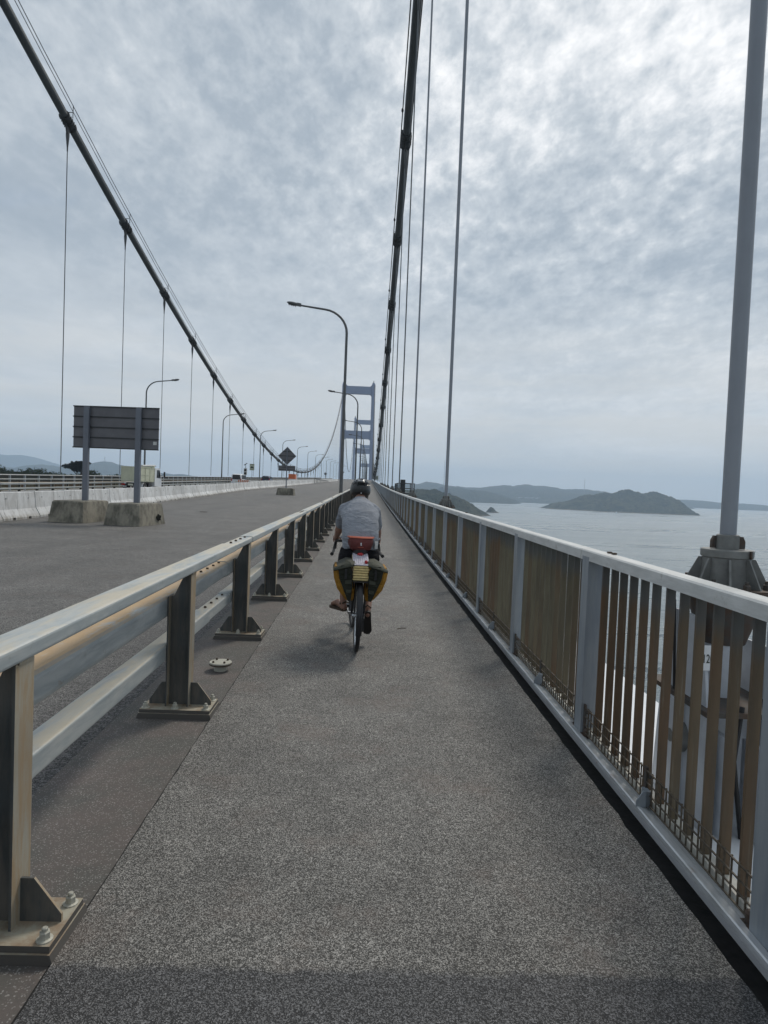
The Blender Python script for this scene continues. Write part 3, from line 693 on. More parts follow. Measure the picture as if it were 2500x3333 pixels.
# ------------------------------------------------------------------ pedestrian railing on the right
def railing(mirror, label, y_end, nind):
    # local x: 0 = inner face of railing (towards the path), positive outwards
    s=-1 if mirror else 1; X0=-24.6 if mirror else 1.40
    fx=lambda x: X0+s*x
    t=thing('footway_railing',label,'railing')
    pitch_p=1.945; y0=2.13-2*pitch_p-.0
    npan=int((y_end-y0)/pitch_p)
    # handrail in 3-bay lengths
    k=0; y=y0+.1
    while y<y_end:
        step=pitch_p*3 if y<150 else pitch_p*12; y2=min(y+step,y_end+1)
        ysg=[y+.004+(y2-y-.008)*i/4 for i in range(5)]
        poly=[(fx(0)-0,1.132),(fx(.004),1.188),(fx(.012),1.196),(fx(.095),1.196),(fx(.10),1.188),(fx(.10),1.132)]
        b=MB(); section_sweep(poly,ysg,0.0,0.0,b); hr=b.obj('handrail','alu',t)
        if y<40 and not mirror:
            for q in (-.35,-.28):
                b=MB(); b.box(-.012,.012,-.014,.014,0,.010); b.obj('bolt','rustbolt',hr,loc=(fx(.085),y2+q,dz(y2)+1.196))
        y=y2
    # kerb angle and sill
    y=-5
    while y<y_end:
        y2=min(y+(6 if y<60 else 40), y_end+1); ysg=[y+.003+(y2-y-.006)*i/3 for i in range(4)]
        b=MB(); section_sweep([(fx(-.044),.024),(fx(-.044),.048),(fx(-.038),.052),(fx(.014),.034),(fx(.014),.014)],ysg,0,0,b); b.obj('kerb_angle','beam',t)
        b=MB(); section_sweep([(fx(.016),-.088),(fx(.016),.020),(fx(.10),.026),(fx(.115),.024),(fx(.115),-.088)],ysg,0,0,b); b.obj('sill','white',t)
        y=y2
    # posts
    pm=MB(); pm.box(0.0,.10,-.060,-.048,0,1.13); pm.box(0,.10,.048,.060,0,1.13); pm.box(.0,.012,-.048,.048,0,1.13); pm.box(.088,.1,-.048,.048,0,1.13)
    if mirror: pm.v=[(-v[0],v[1],v[2]) for v in pm.v]
    pme=pm.mesh('post','fpost')
    bm_=MB(); bm_.box(.0,.11,-.08,.08,0,.012); bm_.lathe([(.02,.012),(.02,.04),(.012,.05)],(-.0+.03,-.10,0),6); bm_.lathe([(.022,.012),(.022,.045),(.012,.055)],(.03,.10,0),6); bm_.box(-.01,.09,-.125,.125,-.004,.010)
    if mirror: bm_.v=[(-v[0],v[1],v[2]) for v in bm_.v]
    bme=bm_.mesh('base_plate','rusty')
    for i in range(npan+1):
        y=y0+i*pitch_p; o=link('post',pme,t,(X0,y,dz(y)+.026))
        if y<25 and not mirror: link('base_plate',bme,o,(0,0,.002))
    # slats
    sm=MB(); sm.box(.040,.081 if not mirror else .150,-.008,.008,.07,1.131)
    if mirror: sm.v=[(-v[0],v[1],v[2]) for v in sm.v]
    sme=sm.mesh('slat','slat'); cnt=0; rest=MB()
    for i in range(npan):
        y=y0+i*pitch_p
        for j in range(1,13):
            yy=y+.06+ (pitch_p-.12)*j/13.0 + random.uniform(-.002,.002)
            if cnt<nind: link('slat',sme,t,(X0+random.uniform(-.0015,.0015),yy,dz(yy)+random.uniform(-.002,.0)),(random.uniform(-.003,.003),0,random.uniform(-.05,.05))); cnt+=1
            else:
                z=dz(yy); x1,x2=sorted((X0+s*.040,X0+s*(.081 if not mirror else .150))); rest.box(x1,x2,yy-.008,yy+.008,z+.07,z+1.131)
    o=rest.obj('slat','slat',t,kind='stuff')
    # bottom rail behind slats
    ysg=[y for y in YS if y<=y_end]
    b=MB(); section_sweep([(fx(.034),.032),(fx(.034),.072),(fx(.092),.072),(fx(.092),.032)],ysg,0,0,b); b.obj('bottom_rail','bottomrail',t)
    if mirror: return t
    # rust-coloured wire mesh guard along the foot
    hp=pitch_p/2
    def wire_panel(L):
        b=MB(); r=.0030
        for z in (.055,.105,.155,.21): b.box(-r,r,0,L,z-r,z+r)
        k=int(L/.048)
        for q in range(k+1): yy=.004+q*(L-.008)/k; b.box(r,r*3,yy-r,yy+r,.045,.214)
        return b.mesh('wire_guard','wire')
    Lp=hp-.085; wme=wire_panel(Lp)
    st=MB(); st.box(-.006,.006,-.012,.012,0.0,.22); st.tube([(0,-.0,.06),(.03,0,.06)],.012,6); st.tube([(0,0,.17),(.035,0,.17)],.012,6); stm=st.mesh('mesh_stake','rusty')
    br=MB(); br.prism([(-.05,.0),(.02,.0),(.02,.075),(-.018,.078),(-.05,.03)],'y',-.004,.004); br.box(-.004,.02,-.004,.05,.0,.076); brm=br.mesh('corner_bracket','fpost')
    for i in range(40):
        for h_ in (0,1):
            y=y0+i*pitch_p+h_*hp
            link('wire_guard',wme,t,(X0+.018,y+.075 if h_==0 else y+.01,dz(y+.3)))
            link('mesh_stake',stm,t,(X0+.020,(y+.065 if h_==0 else y-.003),dz(y)+.004))
            if h_==1: link('corner_bracket',brm,t,(X0+.004,y-.055,dz(y)+.046))
            else: link('mesh_stake',stm,t,(X0+.020,y-.075,dz(y)+.004))
    return t
railing(False,'grey handrail with rust-stained vertical slats along the right edge of the footway',420,280)
railing(True,'brown slatted railing on the far left edge of the bridge behind the road guard rail',330,280)

# ------------------------------------------------------------------ guard rail between path and road
post_prof=[(-.31,0.0),(-.16,0.0),(-.16,.935),(-.215,.935),(-.288,.775),(-.31,.775)]
def post_mesh(detail, mirror):
    b=MB(); F=.058
    b.box(-.169,-.16,-F,F,.024,.937)                    # flange on the path side
    b.box(-.31,-.301,-F,F,.024,.785)                    # flange on the road side
    b.prism([(-.301,.024),(-.169,.024),(-.169,.935),(-.215,.935),(-.285,.78),(-.301,.78)],'y',-.005,.005)
    if not detail: b.box(-.46,0,-.125,.125,0,.06)
    b.box(-.235,-.155,-.045,.045,.932,.9425)
    if mirror: b.v=[(-v[0],v[1],v[2]) for v in b.v]
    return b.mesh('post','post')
def build_guardrail(mirror,label,y_end):
    s=-1 if mirror else 1
    ex=(lambda y: -21.95) if mirror else gx
    t=thing('guard_rail',label,'guard rail'); PP=2.14; Y0=2.14+.0
    pd=post_mesh(True,mirror); pf=post_mesh(False,mirror)
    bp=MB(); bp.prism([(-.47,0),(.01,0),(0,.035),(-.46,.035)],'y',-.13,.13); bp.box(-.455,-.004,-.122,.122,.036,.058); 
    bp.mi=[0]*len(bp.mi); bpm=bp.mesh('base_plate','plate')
    gs=MB(); gs.prism([(-.16,.058),(-.022,.058),(-.022,.085),(-.115,.205),(-.16,.205)],'y',-.005,.005); gm=gs.mesh('gusset','post')
    gs2=MB(); gs2.prism([(-.31,.058),(-.31,.205),(-.35,.205),(-.43,.085),(-.43,.058)],'y',-.005,.005); gm2=gs2.mesh('gusset','post')
    bt=MB(); bt.lathe([(.026,0),(.026,.004),(.018,.006)],(0,0,0),12); bt.lathe([(.017,.005),(.017,.026),(.014,.029)],(0,0,0),6); bt.lathe([(.010,.028),(.010,.038),(.007,.041)],(0,0,0),8); btm=bt.mesh('bolt','bolt')
    hb=MB(); hb.lathe([(.012,0),(.012,.012),(.009,.014)],(0,0,0),6); hbm=hb.mesh('bolt','rustbolt')
    k0=-1 if not mirror else 0; i=k0
    while Y0+i*PP<y_end:
        y=Y0+i*PP; det=(y<32 and not mirror)
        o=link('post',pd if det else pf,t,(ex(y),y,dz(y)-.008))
        if det:
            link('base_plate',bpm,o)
            link('gusset',gm,o); link('gusset',gm2,o)
            for bx_,by_ in ((-.035,-.09),(-.035,.09),(-.425,-.09),(-.425,.09),(-.235,-.09),(-.235,.09)): link('bolt',btm,o,(bx_,by_,.058))
        i+=1
    seg=PP*3
    sx=lambda p: [(s*a,b_) for a,b_ in p]
    spec=[('top_rail','galvtop',rrect(-.285,-.145,.942,1.004,.013)),('middle_rail','galv',rrect(-.465,-.313,.635,.785,.035)),('lower_rail','galvtop',rrect(-.435,-.313,.355,.462,.014))]
    sl_in=[rrect(-.280,-.150,.946,.998,.012),rrect(-.459,-.319,.641,.778,.033),rrect(-.429,-.319,.360,.456,.013)]
    for ri,(nm,mt,poly) in enumerate(spec):
        y=(6.08,5.74,5.86)[ri]-2*seg
        while y<y_end:
            sg=seg if y<80 else seg*6
            y2=min(y+sg,y_end); ysg=[y+.42+(y2-y-.84)*q/6 for q in range(7)]
            b=MB(); section_sweep(sx(poly),ysg,ex,-.008,b); r_=b.obj(nm,mt,t)
            if y2<y_end-1:
                b=MB(); section_sweep(sx(sl_in[ri]),[y2-.45,y2+.45],ex,-.008,b); sv=b.obj('rail_sleeve',mt,t)
                pz=max(p[1] for p in sl_in[ri]); px_=sum(p[0] for p in poly)/len(poly)
                for q in ((-.32,-.107,.107,.32) if y2<60 else ()):
                    zz=pz
                    link('bolt',hbm,sv,(ex(y2)+s*px_,y2+q,dz(y2)-.008+zz))
            y=y2
    return t
build_guardrail(False,'weathered three-rail steel guard rail between the footway and the empty lane',480)
build_guardrail(True,'three-rail guard rail along the far left side of the traffic lanes',380)

# flat round vent cap in the kerb strip
t=thing('vent_cap','round cream metal cap with four bolts standing on the kerb strip','pipe cap',(-1.16,5.27,.0))
b=MB(); b.lathe([(.052,-.02),(.052,.055),(.040,.06)],(0,0,0),24); b.obj('pipe','caplid',t,40)
b=MB(); b.lathe([(.088,.056),(.091,.059),(.091,.064),(.088,.067)],(0,0,0),28); b.obj('flange','rustbolt',t,40)
b=MB(); b.lathe([(.088,.0675),(.090,.070),(.090,.076),(.086,.080),(.01,.0805)],(0,0,0),28); b.obj('lid','caplid',t,40)
for a in (40,130,220,310):
    b=MB(); b.lathe([(.009,.080),(.009,.092),(.006,.095)],(.065*math.cos(R(a)),.065*math.sin(R(a)),0),6); b.obj('bolt','rustbolt',t)

# ------------------------------------------------------------------ hanger anchorages outside the railing
PLX, PLZ = 1.703, .765
def anchor(y,label,number=None,group=None):
    t=thing('hanger_anchor',label,'cable anchor',(XR,y,dz(y)),0,group); g=MB
    b=g(); b.lathe([(.056,1.29),(.056,1.365),(.048,1.37)],(0,0,0),24); b.obj('collar','socket',t,40)
    for s in (-1,1):
        b=g(); b.prism([(s*.045,1.295),(s*.078,1.295),(s*.078,1.335),(s*.066,1.36),(s*.045,1.36)],'y',-.010-.02*s,.010-.02*s); b.obj('clamp_lug','rusty',t)
    b=g(); b.lathe([(.123,1.250),(.127,1.254),(.127,1.288),(.123,1.292)],(0,0,0),36); b.obj('cap_disc','socket',t,40)
    b=g(); b.box(.052,.060,-.128,-.112,1.252,1.292); b.obj('split_joint','rusty',t)
    b=g(); b.lathe([(.13,1.10),(.118,1.20),(.118,1.25)],(0,0,0),28); b.obj('socket_body','socket',t,40)
    for k in range(8):
        a=R(22.5+45*k); m3=Matrix.Rotation(a,3,'Z'); b=g(); b.prism([(.116,1.10),(.205,1.10),(.135,1.245),(.116,1.245)],'y',-.005,.005)
        b.v=[tuple(m3@Vector(v)) for v in b.v]; b.obj('gusset','socket',t)
    b=g(); b.prism([(.24*math.cos(R(22.5+45*k)),.24*math.sin(R(22.5+45*k))) for k in range(8)],'z',1.075,1.10); b.obj('octagon_plate','rusty',t)
    for k in range(8):
        a=R(45*k); b=g(); b.lathe([(.02,1.10),(.02,1.125),(.011,1.13),(.011,1.145)],(.195*math.cos(a),.195*math.sin(a),0),6); b.obj('bolt','rusty',t)
    b=g(); b.lathe([(.11,.80),(.175,1.0),(.18,1.075)],(0,0,0),20); b.obj('lower_cone','rusty',t,40)
    b=g(); b.lathe([(.075,.1),(.085,.35),(.10,.80)],(0,0,0),20); b.obj('strut','bracket',t,40)
    # plates of the outrigger bracket
    b=g(); b.prism([(-.30,-.12),(.30,-.12),(.26,.30),(.20,.78),(.12,.95),(-.10,.95),(-.22,.70),(-.30,.25)],'x',-.20,-.185); b.obj('bracket_plate','bracket',t)
    b=g(); b.prism([(-.32,-.12),(.32,-.12),(.26,.25),(.20,.80),(-.16,.80),(-.28,.25)],'x',.185,.20); b.obj('bracket_plate','bracket',t)
    b=g(); b.box(-.24,.26,-.33,.33,.50,.525); b.obj('ledge_plate','rusty',t)
    b=g(); b.box(-.26,.26,-.05,.05,-.12,.50); b.obj('stiffener','bracket',t)
    b=g(); b.tube([(-.245,-.02,.30),(-.16,-.02,.30)],.085,20); b.tube([(-.262,-.02,.30),(-.245,-.02,.30)],.035,12); b.obj('pin','socket',t,40)
    b=g(); b.box(-.14,-.11,-.34,-.18,-.1,.40); b.box(.02,.05,-.40,-.2,-.1,.36); b.obj('fin','bracket',t)
    b=g(); b.tube([(-.05,-.30,.55),(-.1,-.34,.3),(-.02,-.30,-.1)],.012,6); b.tube([(-.215,.1,1.0),(-.215,.05,.5),(-.19,.1,.1)],.008,6); b.obj('drain_hose','rubber',t)
    if number:
        b=g(); b.prism([(-.002,.86),(.095,.86),(.095,.985),(-.002,.985)],'y',-.236,-.232); pl=b.obj('number_plate','carwhite',t)
        pl.location=(PLX-1.90-.045,.0,PLZ-.92)
        cu=bpy.data.curves.new('numerals','FONT'); cu.body=number; cu.size=.062; cu.extrude=.0008; cu.align_x='LEFT'
        tmp=bpy.data.objects.new('numerals_tmp',cu); COL.objects.link(tmp); dg=bpy.context.evaluated_depsgraph_get()
        me=bpy.data.meshes.new_from_object(tmp.evaluated_get(dg)); bpy.data.objects.remove(tmp); me.materials.clear(); me.materials.append(M['signink']); me.transform(Matrix.Diagonal((.62,1,1,1)))
        link('numerals',me,pl,(.016,-.2375,.898),(R(90),0,0))
    return t
anchor(HY[0],'steel anchor of the nearest thick hanger, bolted octagonal flange behind the handrail','120')
anchor(HY[1],'dark anchor of the second hanger rising above the handrail against the headland')
anchor(HY[2],'dark anchor of the third hanger seen small above the handrail')
anchor(HY[3],'dark anchor of the fourth hanger beside the small inspection platform')
GA='small hanger anchors receding along the right railing'
for k in range(4,9): anchor(HY[k],'tiny dark hanger anchor far along the right railing',None,GA)
# inspection platform between third and fourth hangers
t=thing('inspection_platform','small dark railed inspection platform outside the right railing','platform',(2.35,48.5,dz(48)))
b=MB(); b.box(-.3,.9,-2.2,2.2,.85,.93); b.obj('floor','cabledark',t)
b=MB()
for x in (-.3,.9):
    for y in (-2.2,-.7,.8,2.2): b.tube([(x,y,.9),(x,y,1.6)],.03,5)
    for z in (1.25,1.6): b.tube([(x,-2.2,z),(x,2.2,z)],.03,5)
for z in (1.25,1.6): b.tube([(-.3,-2.2,z),(.9,-2.2,z)],.03,5)
b.obj('guard_frame','cabledark',t)
b=MB(); b.box(.0,.35,-.3,.3,.93,1.9); b.obj('cabinet','cabledark',t)

# ------------------------------------------------------------------ street lamps
def lamp_meshes(armdir):
    H=9.3; A=armdir
    b=MB(); pts=[(0,0,0.0),(0,0,3),(0,0,6),(0,0,9.75)]; rs=[.105,.095,.08,.070]
    cx,cz,rr=A*1.35,9.75,1.35
    for i in range(1,9):
        a=R(180-84*i/8); pts.append((A*1.35+A*1.35*math.cos(a),0,9.75+1.35*math.sin(a)*0.93)); rs.append(.070-.0016*i)
    lx,_,lz=pts[-1]
    pts.append((A*2.65,0,lz+.17)); rs.append(.048)
    b.tube(pts,rs,12); pole=b.mesh('pole','lamp',True)
    e_=Vector((A*2.65,0,lz+.17)); tlt=Matrix.Rotation(-A*R(10),3,'Y')
    hm=MB(); hm.ell((A*.34,0,.02),.36,.13,.085,None,14,8); hm.box(A*.02-.12,A*.02+.12,-.075,.075,-.06,.10)
    hm.v=[tuple(e_+tlt@Vector(v)) for v in hm.v]; head=hm.mesh('lamp_head','lamp',True)
    lm=MB(); lm.ell((A*.36,0,-.045),.26,.105,.05,None,12,6)
    for q in range(4): lm.box(A*(.18+.12*q)-.02,A*(.18+.12*q)+.02,-.06,.06,-.12,-.05)
    lm.v=[tuple(e_+tlt@Vector(v)) for v in lm.v]; lens=lm.mesh('lens','lens',True)
    bs=MB(); bs.lathe([(.2,0),(.2,.02),(.12,.03),(.11,.10)],(0,0,0),12); bs.box(-.07,.07,-.125,-.10,.9,1.3); base=bs.mesh('base','lamp')
    return pole,head,lens,base
LMr=lamp_meshes(-1); LMl=lamp_meshes(1)
ordw=['nearest','second','third','fourth','fifth','sixth','seventh','eighth','ninth','tenth','eleventh','twelfth']
def lamp(x,y,ms,label,group):
    t=thing('street_lamp',label,'street lamp',(x,y,dz(y)-.01),0,group)
    for nm,me in zip(('pole','lamp_head','lens','base'),ms): link(nm,me,t)
Yr=[35.8+34.9*k for k in range(12)]
for k,y in enumerate(Yr):
    if k<6: lab='tall dark curved street lamp, %s from the camera in the row beside the footway'%ordw[k]
    else: lab='distant curved street lamp merging into the row beside the footway'
    lamp(gx(y)-.52+.34-.10,y,LMr,lab,'street lamps beside the footway')
for k in range(15):
    y=67.2+34.9*k
    if k<9: lab='curved street lamp, %s in the row beyond the traffic lanes on the left'%ordw[k]
    else: lab='small distant curved street lamp at the end of the left row'
    lamp(-23.2,y,LMl,lab,'street lamps beyond the traffic lanes')
lamp(-23.2,35.6,LMl,'curved street lamp of the left row standing left of the panel sign','street lamps beyond the traffic lanes') if False else None

# ------------------------------------------------------------------ white concrete barrier blocks
def barrier_mesh():
    Lb=2.49; prof=[(-.30,0),(.30,0),(.30,.07),(.155,.34),(.10,.90),(-.10,.90),(-.155,.34),(-.30,.07)]
    def prof_at(zcut=None): return prof
    b=MB()
    def sec(y0,y1,cut):
        p=[(-.30,0),(.30,0),(.30,.07)] if not cut else [(-.30,.085),(.30,.085),(.285,.10)]
        q=[(.155,.34),(.10,.88),(.085,.90),(-.085,.90),(-.10,.88),(-.155,.34)]
        e_=[(-.30,.07)] if not cut else [(-.285,.10)]
        b.prism(p+q+e_,'y',y0,y1)
    cuts=[(0,.62,0),(.62,.80,1),(.80,1.69,0),(1.69,1.87,1),(1.87,Lb,0)]
    for y0,y1,c in cuts: sec(y0-Lb/2,y1-Lb/2,c)
    for yy in (-.75,.75): b.tube([(.10,yy,.70),(.135,yy,.69)],.03,8)
    return b.mesh('concrete_barrier','barrier')
BM=barrier_mesh()
y=15.3-2.5; i=0
while y<300:
    ym=y+1.25; dxy=(bx(ym+1)-bx(ym-1))/2
    o=link('concrete_barrier',BM,None,(bx(ym)-1.12+.02-.0+ .05*0 + .22-.0-.0,ym,dz(ym)-.04),(0,0,-math.atan(dxy)))
    o.location.x=bx(ym)-.30+random.uniform(-.012,.012); o.rotation_euler.z+=random.uniform(-.004,.004)
    if 20.5<=ym<23: lab='whitewashed barrier block left of the large concrete sign foot, second from the left edge'
    elif 30<ym<32.5: lab='whitewashed barrier block just right of the panel sign\'s mossy foot'
    elif 62<ym<64.5: lab='whitewashed barrier block directly behind the foot of the diamond sign'
    elif ym<20.5: lab='whitewashed concrete barrier block at the left edge of the view, nearest the camera'
    else: lab='whitewashed concrete barrier block in the front row left of the empty lane'
    tag(o,lab,'barrier block','concrete blocks of the front barrier row'); y+=2.5; i+=1
y=90.5
while y<300:
    ym=y+1.25; o=link('concrete_barrier',BM,None,(-17.0,ym,dz(ym)-.04))
    tag(o,'whitewashed concrete barrier block in the rear row beside the moving cars','barrier block','concrete blocks of the rear barrier row'); y+=2.5

# ------------------------------------------------------------------ temporary signs on concrete feet
def foot(cx,cy,L,W,H,rz,label,hole=False,taper=.86):
    b=MB(); r=.05
    def ring(k,z,cut):
        a,c=L/2*k,W/2*k if k>.95 else W/2*(k+.02); q=cut
        return [(-a+q,-c,z),(a-q,-c,z),(a,-c+q,z),(a,c-q,z),(a-q,c,z),(-a+q,c,z),(-a,c-q,z),(-a,-c+q,z)]
    b.loft([ring(1.0,0,.03),ring(.985,.04,.04),ring(taper+.01,H-.05,.05),ring(taper-.03,H-.008,.06),ring(taper-.08,H,.06)])
    t=thing('ballast_block',label,'sign footing',(cx,cy,dz(cy)-.04),rz)
    b.obj('concrete','concrete',t,30)
    if hole:
        rng=random.Random(3); b=MB()
        for i in range(60):
            a=rng.uniform(0,6.28); rr=rng.uniform(0,.12); p=Vector((L/2*.965-.0+.02,rr*math.cos(a)+W*.22,.24+rr*.8*math.sin(a)))
            b.ell(p,.03,.035,.03,None,5,4)
        b.obj('moss_patch','moss',t,kind='stuff')
    return t
def panel_sign():
    foot(-9.57,21.75,1.20,1.90,.70,R(-6),'large stained concrete foot under the left post of the panel sign')
    foot(-7.60,21.30,1.22,1.80,.70,R(-9),'stained concrete foot with a dark mossy hole under the right post',True)
    t=thing('panel_sign','wide grey sign panel seen from behind on two posts in concrete feet','road sign',(-8.56,21.55,.66),R(-5))
    for x in (-.83,.93):
        b=MB(); b.cbox(-.085,.085,-.05,.05,0,0.1,.012) if False else b.box(x-.088,x+.088,-.055,.055,0,3.21); b.obj('post','signpost',t)
    zs=[1.86,2.20,2.54,2.88,3.22]
    for i in range(4):
        b=MB(); b.box(-1.32,1.58,.075,.088,zs[i]+.008,zs[i+1]-.008); b.obj('panel','signback',t)
    for z in zs:
        b=MB(); b.box(-1.335,1.585,.045,.1,z-.017,z+.017); b.obj('rib','cabledark',t)
    b=MB(); b.box(1.40,1.52,.073,.0745,2.02,2.13); b.obj('sticker','alu',t)
panel_sign()
def diamond_sign():
    foot(-8.08,63.2,1.74,1.2,.68,R(-2),'smaller dark concrete foot under the diamond sign')
    t=thing('diamond_sign','grey diamond sign with a small panel below, seen from behind on one post','road sign',(-8.08,63.2,dz(63)+.6),R(-2))
    b=MB(); b.tube([(0,0,0),(0,0,4.05)],.055,10); b.obj('post','signpost',t,True)
    D_=.89; zc_=3.18
    b=MB(); b.prism([(0,zc_-D_),(D_,zc_),(0,zc_+D_),(-D_,zc_)],'y',.07,.085); b.obj('diamond_panel','signback',t)
    for q in (-.42,0,.42):
        wdt=D_-abs(q)-.03; b=MB(); b.box(-wdt,wdt,.045,.07,zc_+q-.03,zc_+q+.03); b.obj('rib','cabledark',t)
    b=MB(); b.box(-.82,.82,.07,.085,1.72,2.24); b.obj('lower_panel','signback',t)
    for z in (1.85,2.08):
        b=MB(); b.box(-.81,.81,.045,.07,z-.02,z+.02); b.obj('rib','cabledark',t)
diamond_sign()

# ------------------------------------------------------------------ roadside pictogram signs and signal
def pict_sign(x,y,zb,wd,ht,label,legs=1):
    t=thing('pictogram_sign',label,'road sign',(x,y,dz(y)))
    b=MB()
    for q in ((0,) if legs==1 else (-.3,.3)): b.tube([(q,.05,0),(q,.05,zb+ht)],.035,6)
    b.obj('post','signpost',t)
    b=MB(); b.box(-wd/2,wd/2,-.01,.01,zb,zb+ht); b.obj('board','signyellow',t)
    b=MB(); 
    for q in range(4): b.box(-wd*.40+q*wd*.21,-wd*.40+q*wd*.21+wd*.15,-.016,-.011,zb+ht*.84,zb+ht*.94)
    b.obj('lettering','signink',t)
    b=MB(); c=zb+ht*.36
    b.prism([(-wd*.36,c),(wd*.36,c),(wd*.36,c+.12*ht),(wd*.2,c+.14*ht),(wd*.08,c+.26*ht),(-wd*.2,c+.26*ht),(-wd*.30,c+.13*ht)],'y',-.016,-.011)
    b.tube([(-wd*.2,-.016,c),(-wd*.2,-.011,c)],wd*.08,10); b.tube([(wd*.2,-.016,c),(wd*.2,-.011,c)],wd*.08,10); b.box(-wd*.36,wd*.36,-.016,-.011,zb+ht*.12,zb+ht*.16)
    b.obj('car_symbol','signink',t)
pict_sign(-22.45,124,2.55,.88,1.22,'pale sign with a dark vehicle symbol beside the far lane, left of the second lamp',1)
pict_sign(2.35,203,1.5,.95,1.3,'small pale sign with a dark vehicle symbol beyond the right railing',2)
for x,y,zz,lab in ((-22.4,330,3.2,'tiny round sign on a pole among the far left hangers'),(-19.5,480,5.4,'round dark sign on a pole just left of the nearest tower')):
    t=thing('round_sign',lab,'road sign',(x,y,dz(y))); b=MB(); b.tube([(0,0,0),(0,0,zz)],.1,6); b.obj('post','signpost',t); b=MB(); b.tube([(0,-.05,zz),(0,.05,zz)],.7,12); b.obj('disc','signback',t)
t=thing('portable_signal','portable two-lamp traffic signal with a solar panel on a red and white barricade','traffic signal',(-17.0,89.0,dz(89)-.04))
b=MB(); b.box(-.21,.21,-.12,.12,1.75,2.68); b.obj('signal_head','alu',t)
for z in (1.98,2.42):
    b=MB(); b.tube([(0,-.18,z),(0,-.12,z)],.16,14); b.obj('lamp','black',t)
b=MB(); b.tube([(0,.06,.2),(0,.06,3.2)],.035,6); b.obj('pole','signpost',t)
b=MB(); b.box(-.25,.25,-.2,.2,3.2,3.24,Matrix.Rotation(R(-35),3,'Y')); b.obj('solar_panel','black',t)
b=MB(); b.box(-.45,.45,-.3,.3,0.0,.25); b.obj('base','rusty',t)
WR=simple('barricade_white',(0.75,0.72,0.68),.05,.5,0,3)
for q in range(6):
    b=MB(); x0=-.92+q*.25; b.prism([(x0,.75),(x0+.13,.75),(x0+.23,1.05),(x0+.10,1.05)],'y',-.42,-.40); b.obj('stripe','orange',t)
b=MB(); b.box(-.95,.75,-.398,-.38,.74,1.06); b.obj('barricade_board',WR,t)
b=MB()
for x in (-.8,.6): b.tube([(x,-.37,0),(x,-.37,1.05)],.03,5)
b.obj('barricade_leg','signpost',t)
# short dark rail standing on the far part of the barrier
t=thing('lane_rail','short dark guard rail on top of the far white barrier','guard rail',(-13.9,165,dz(165)))
b=MB(); b.box(-.05,.05,0,55,1.15,1.3); b.obj('rail','cabledark',t)
b=MB()
for q in range(12): b.box(-.05,.05,q*5-.05,q*5+.05,.0,1.15)
b.obj('post','cabledark',t)

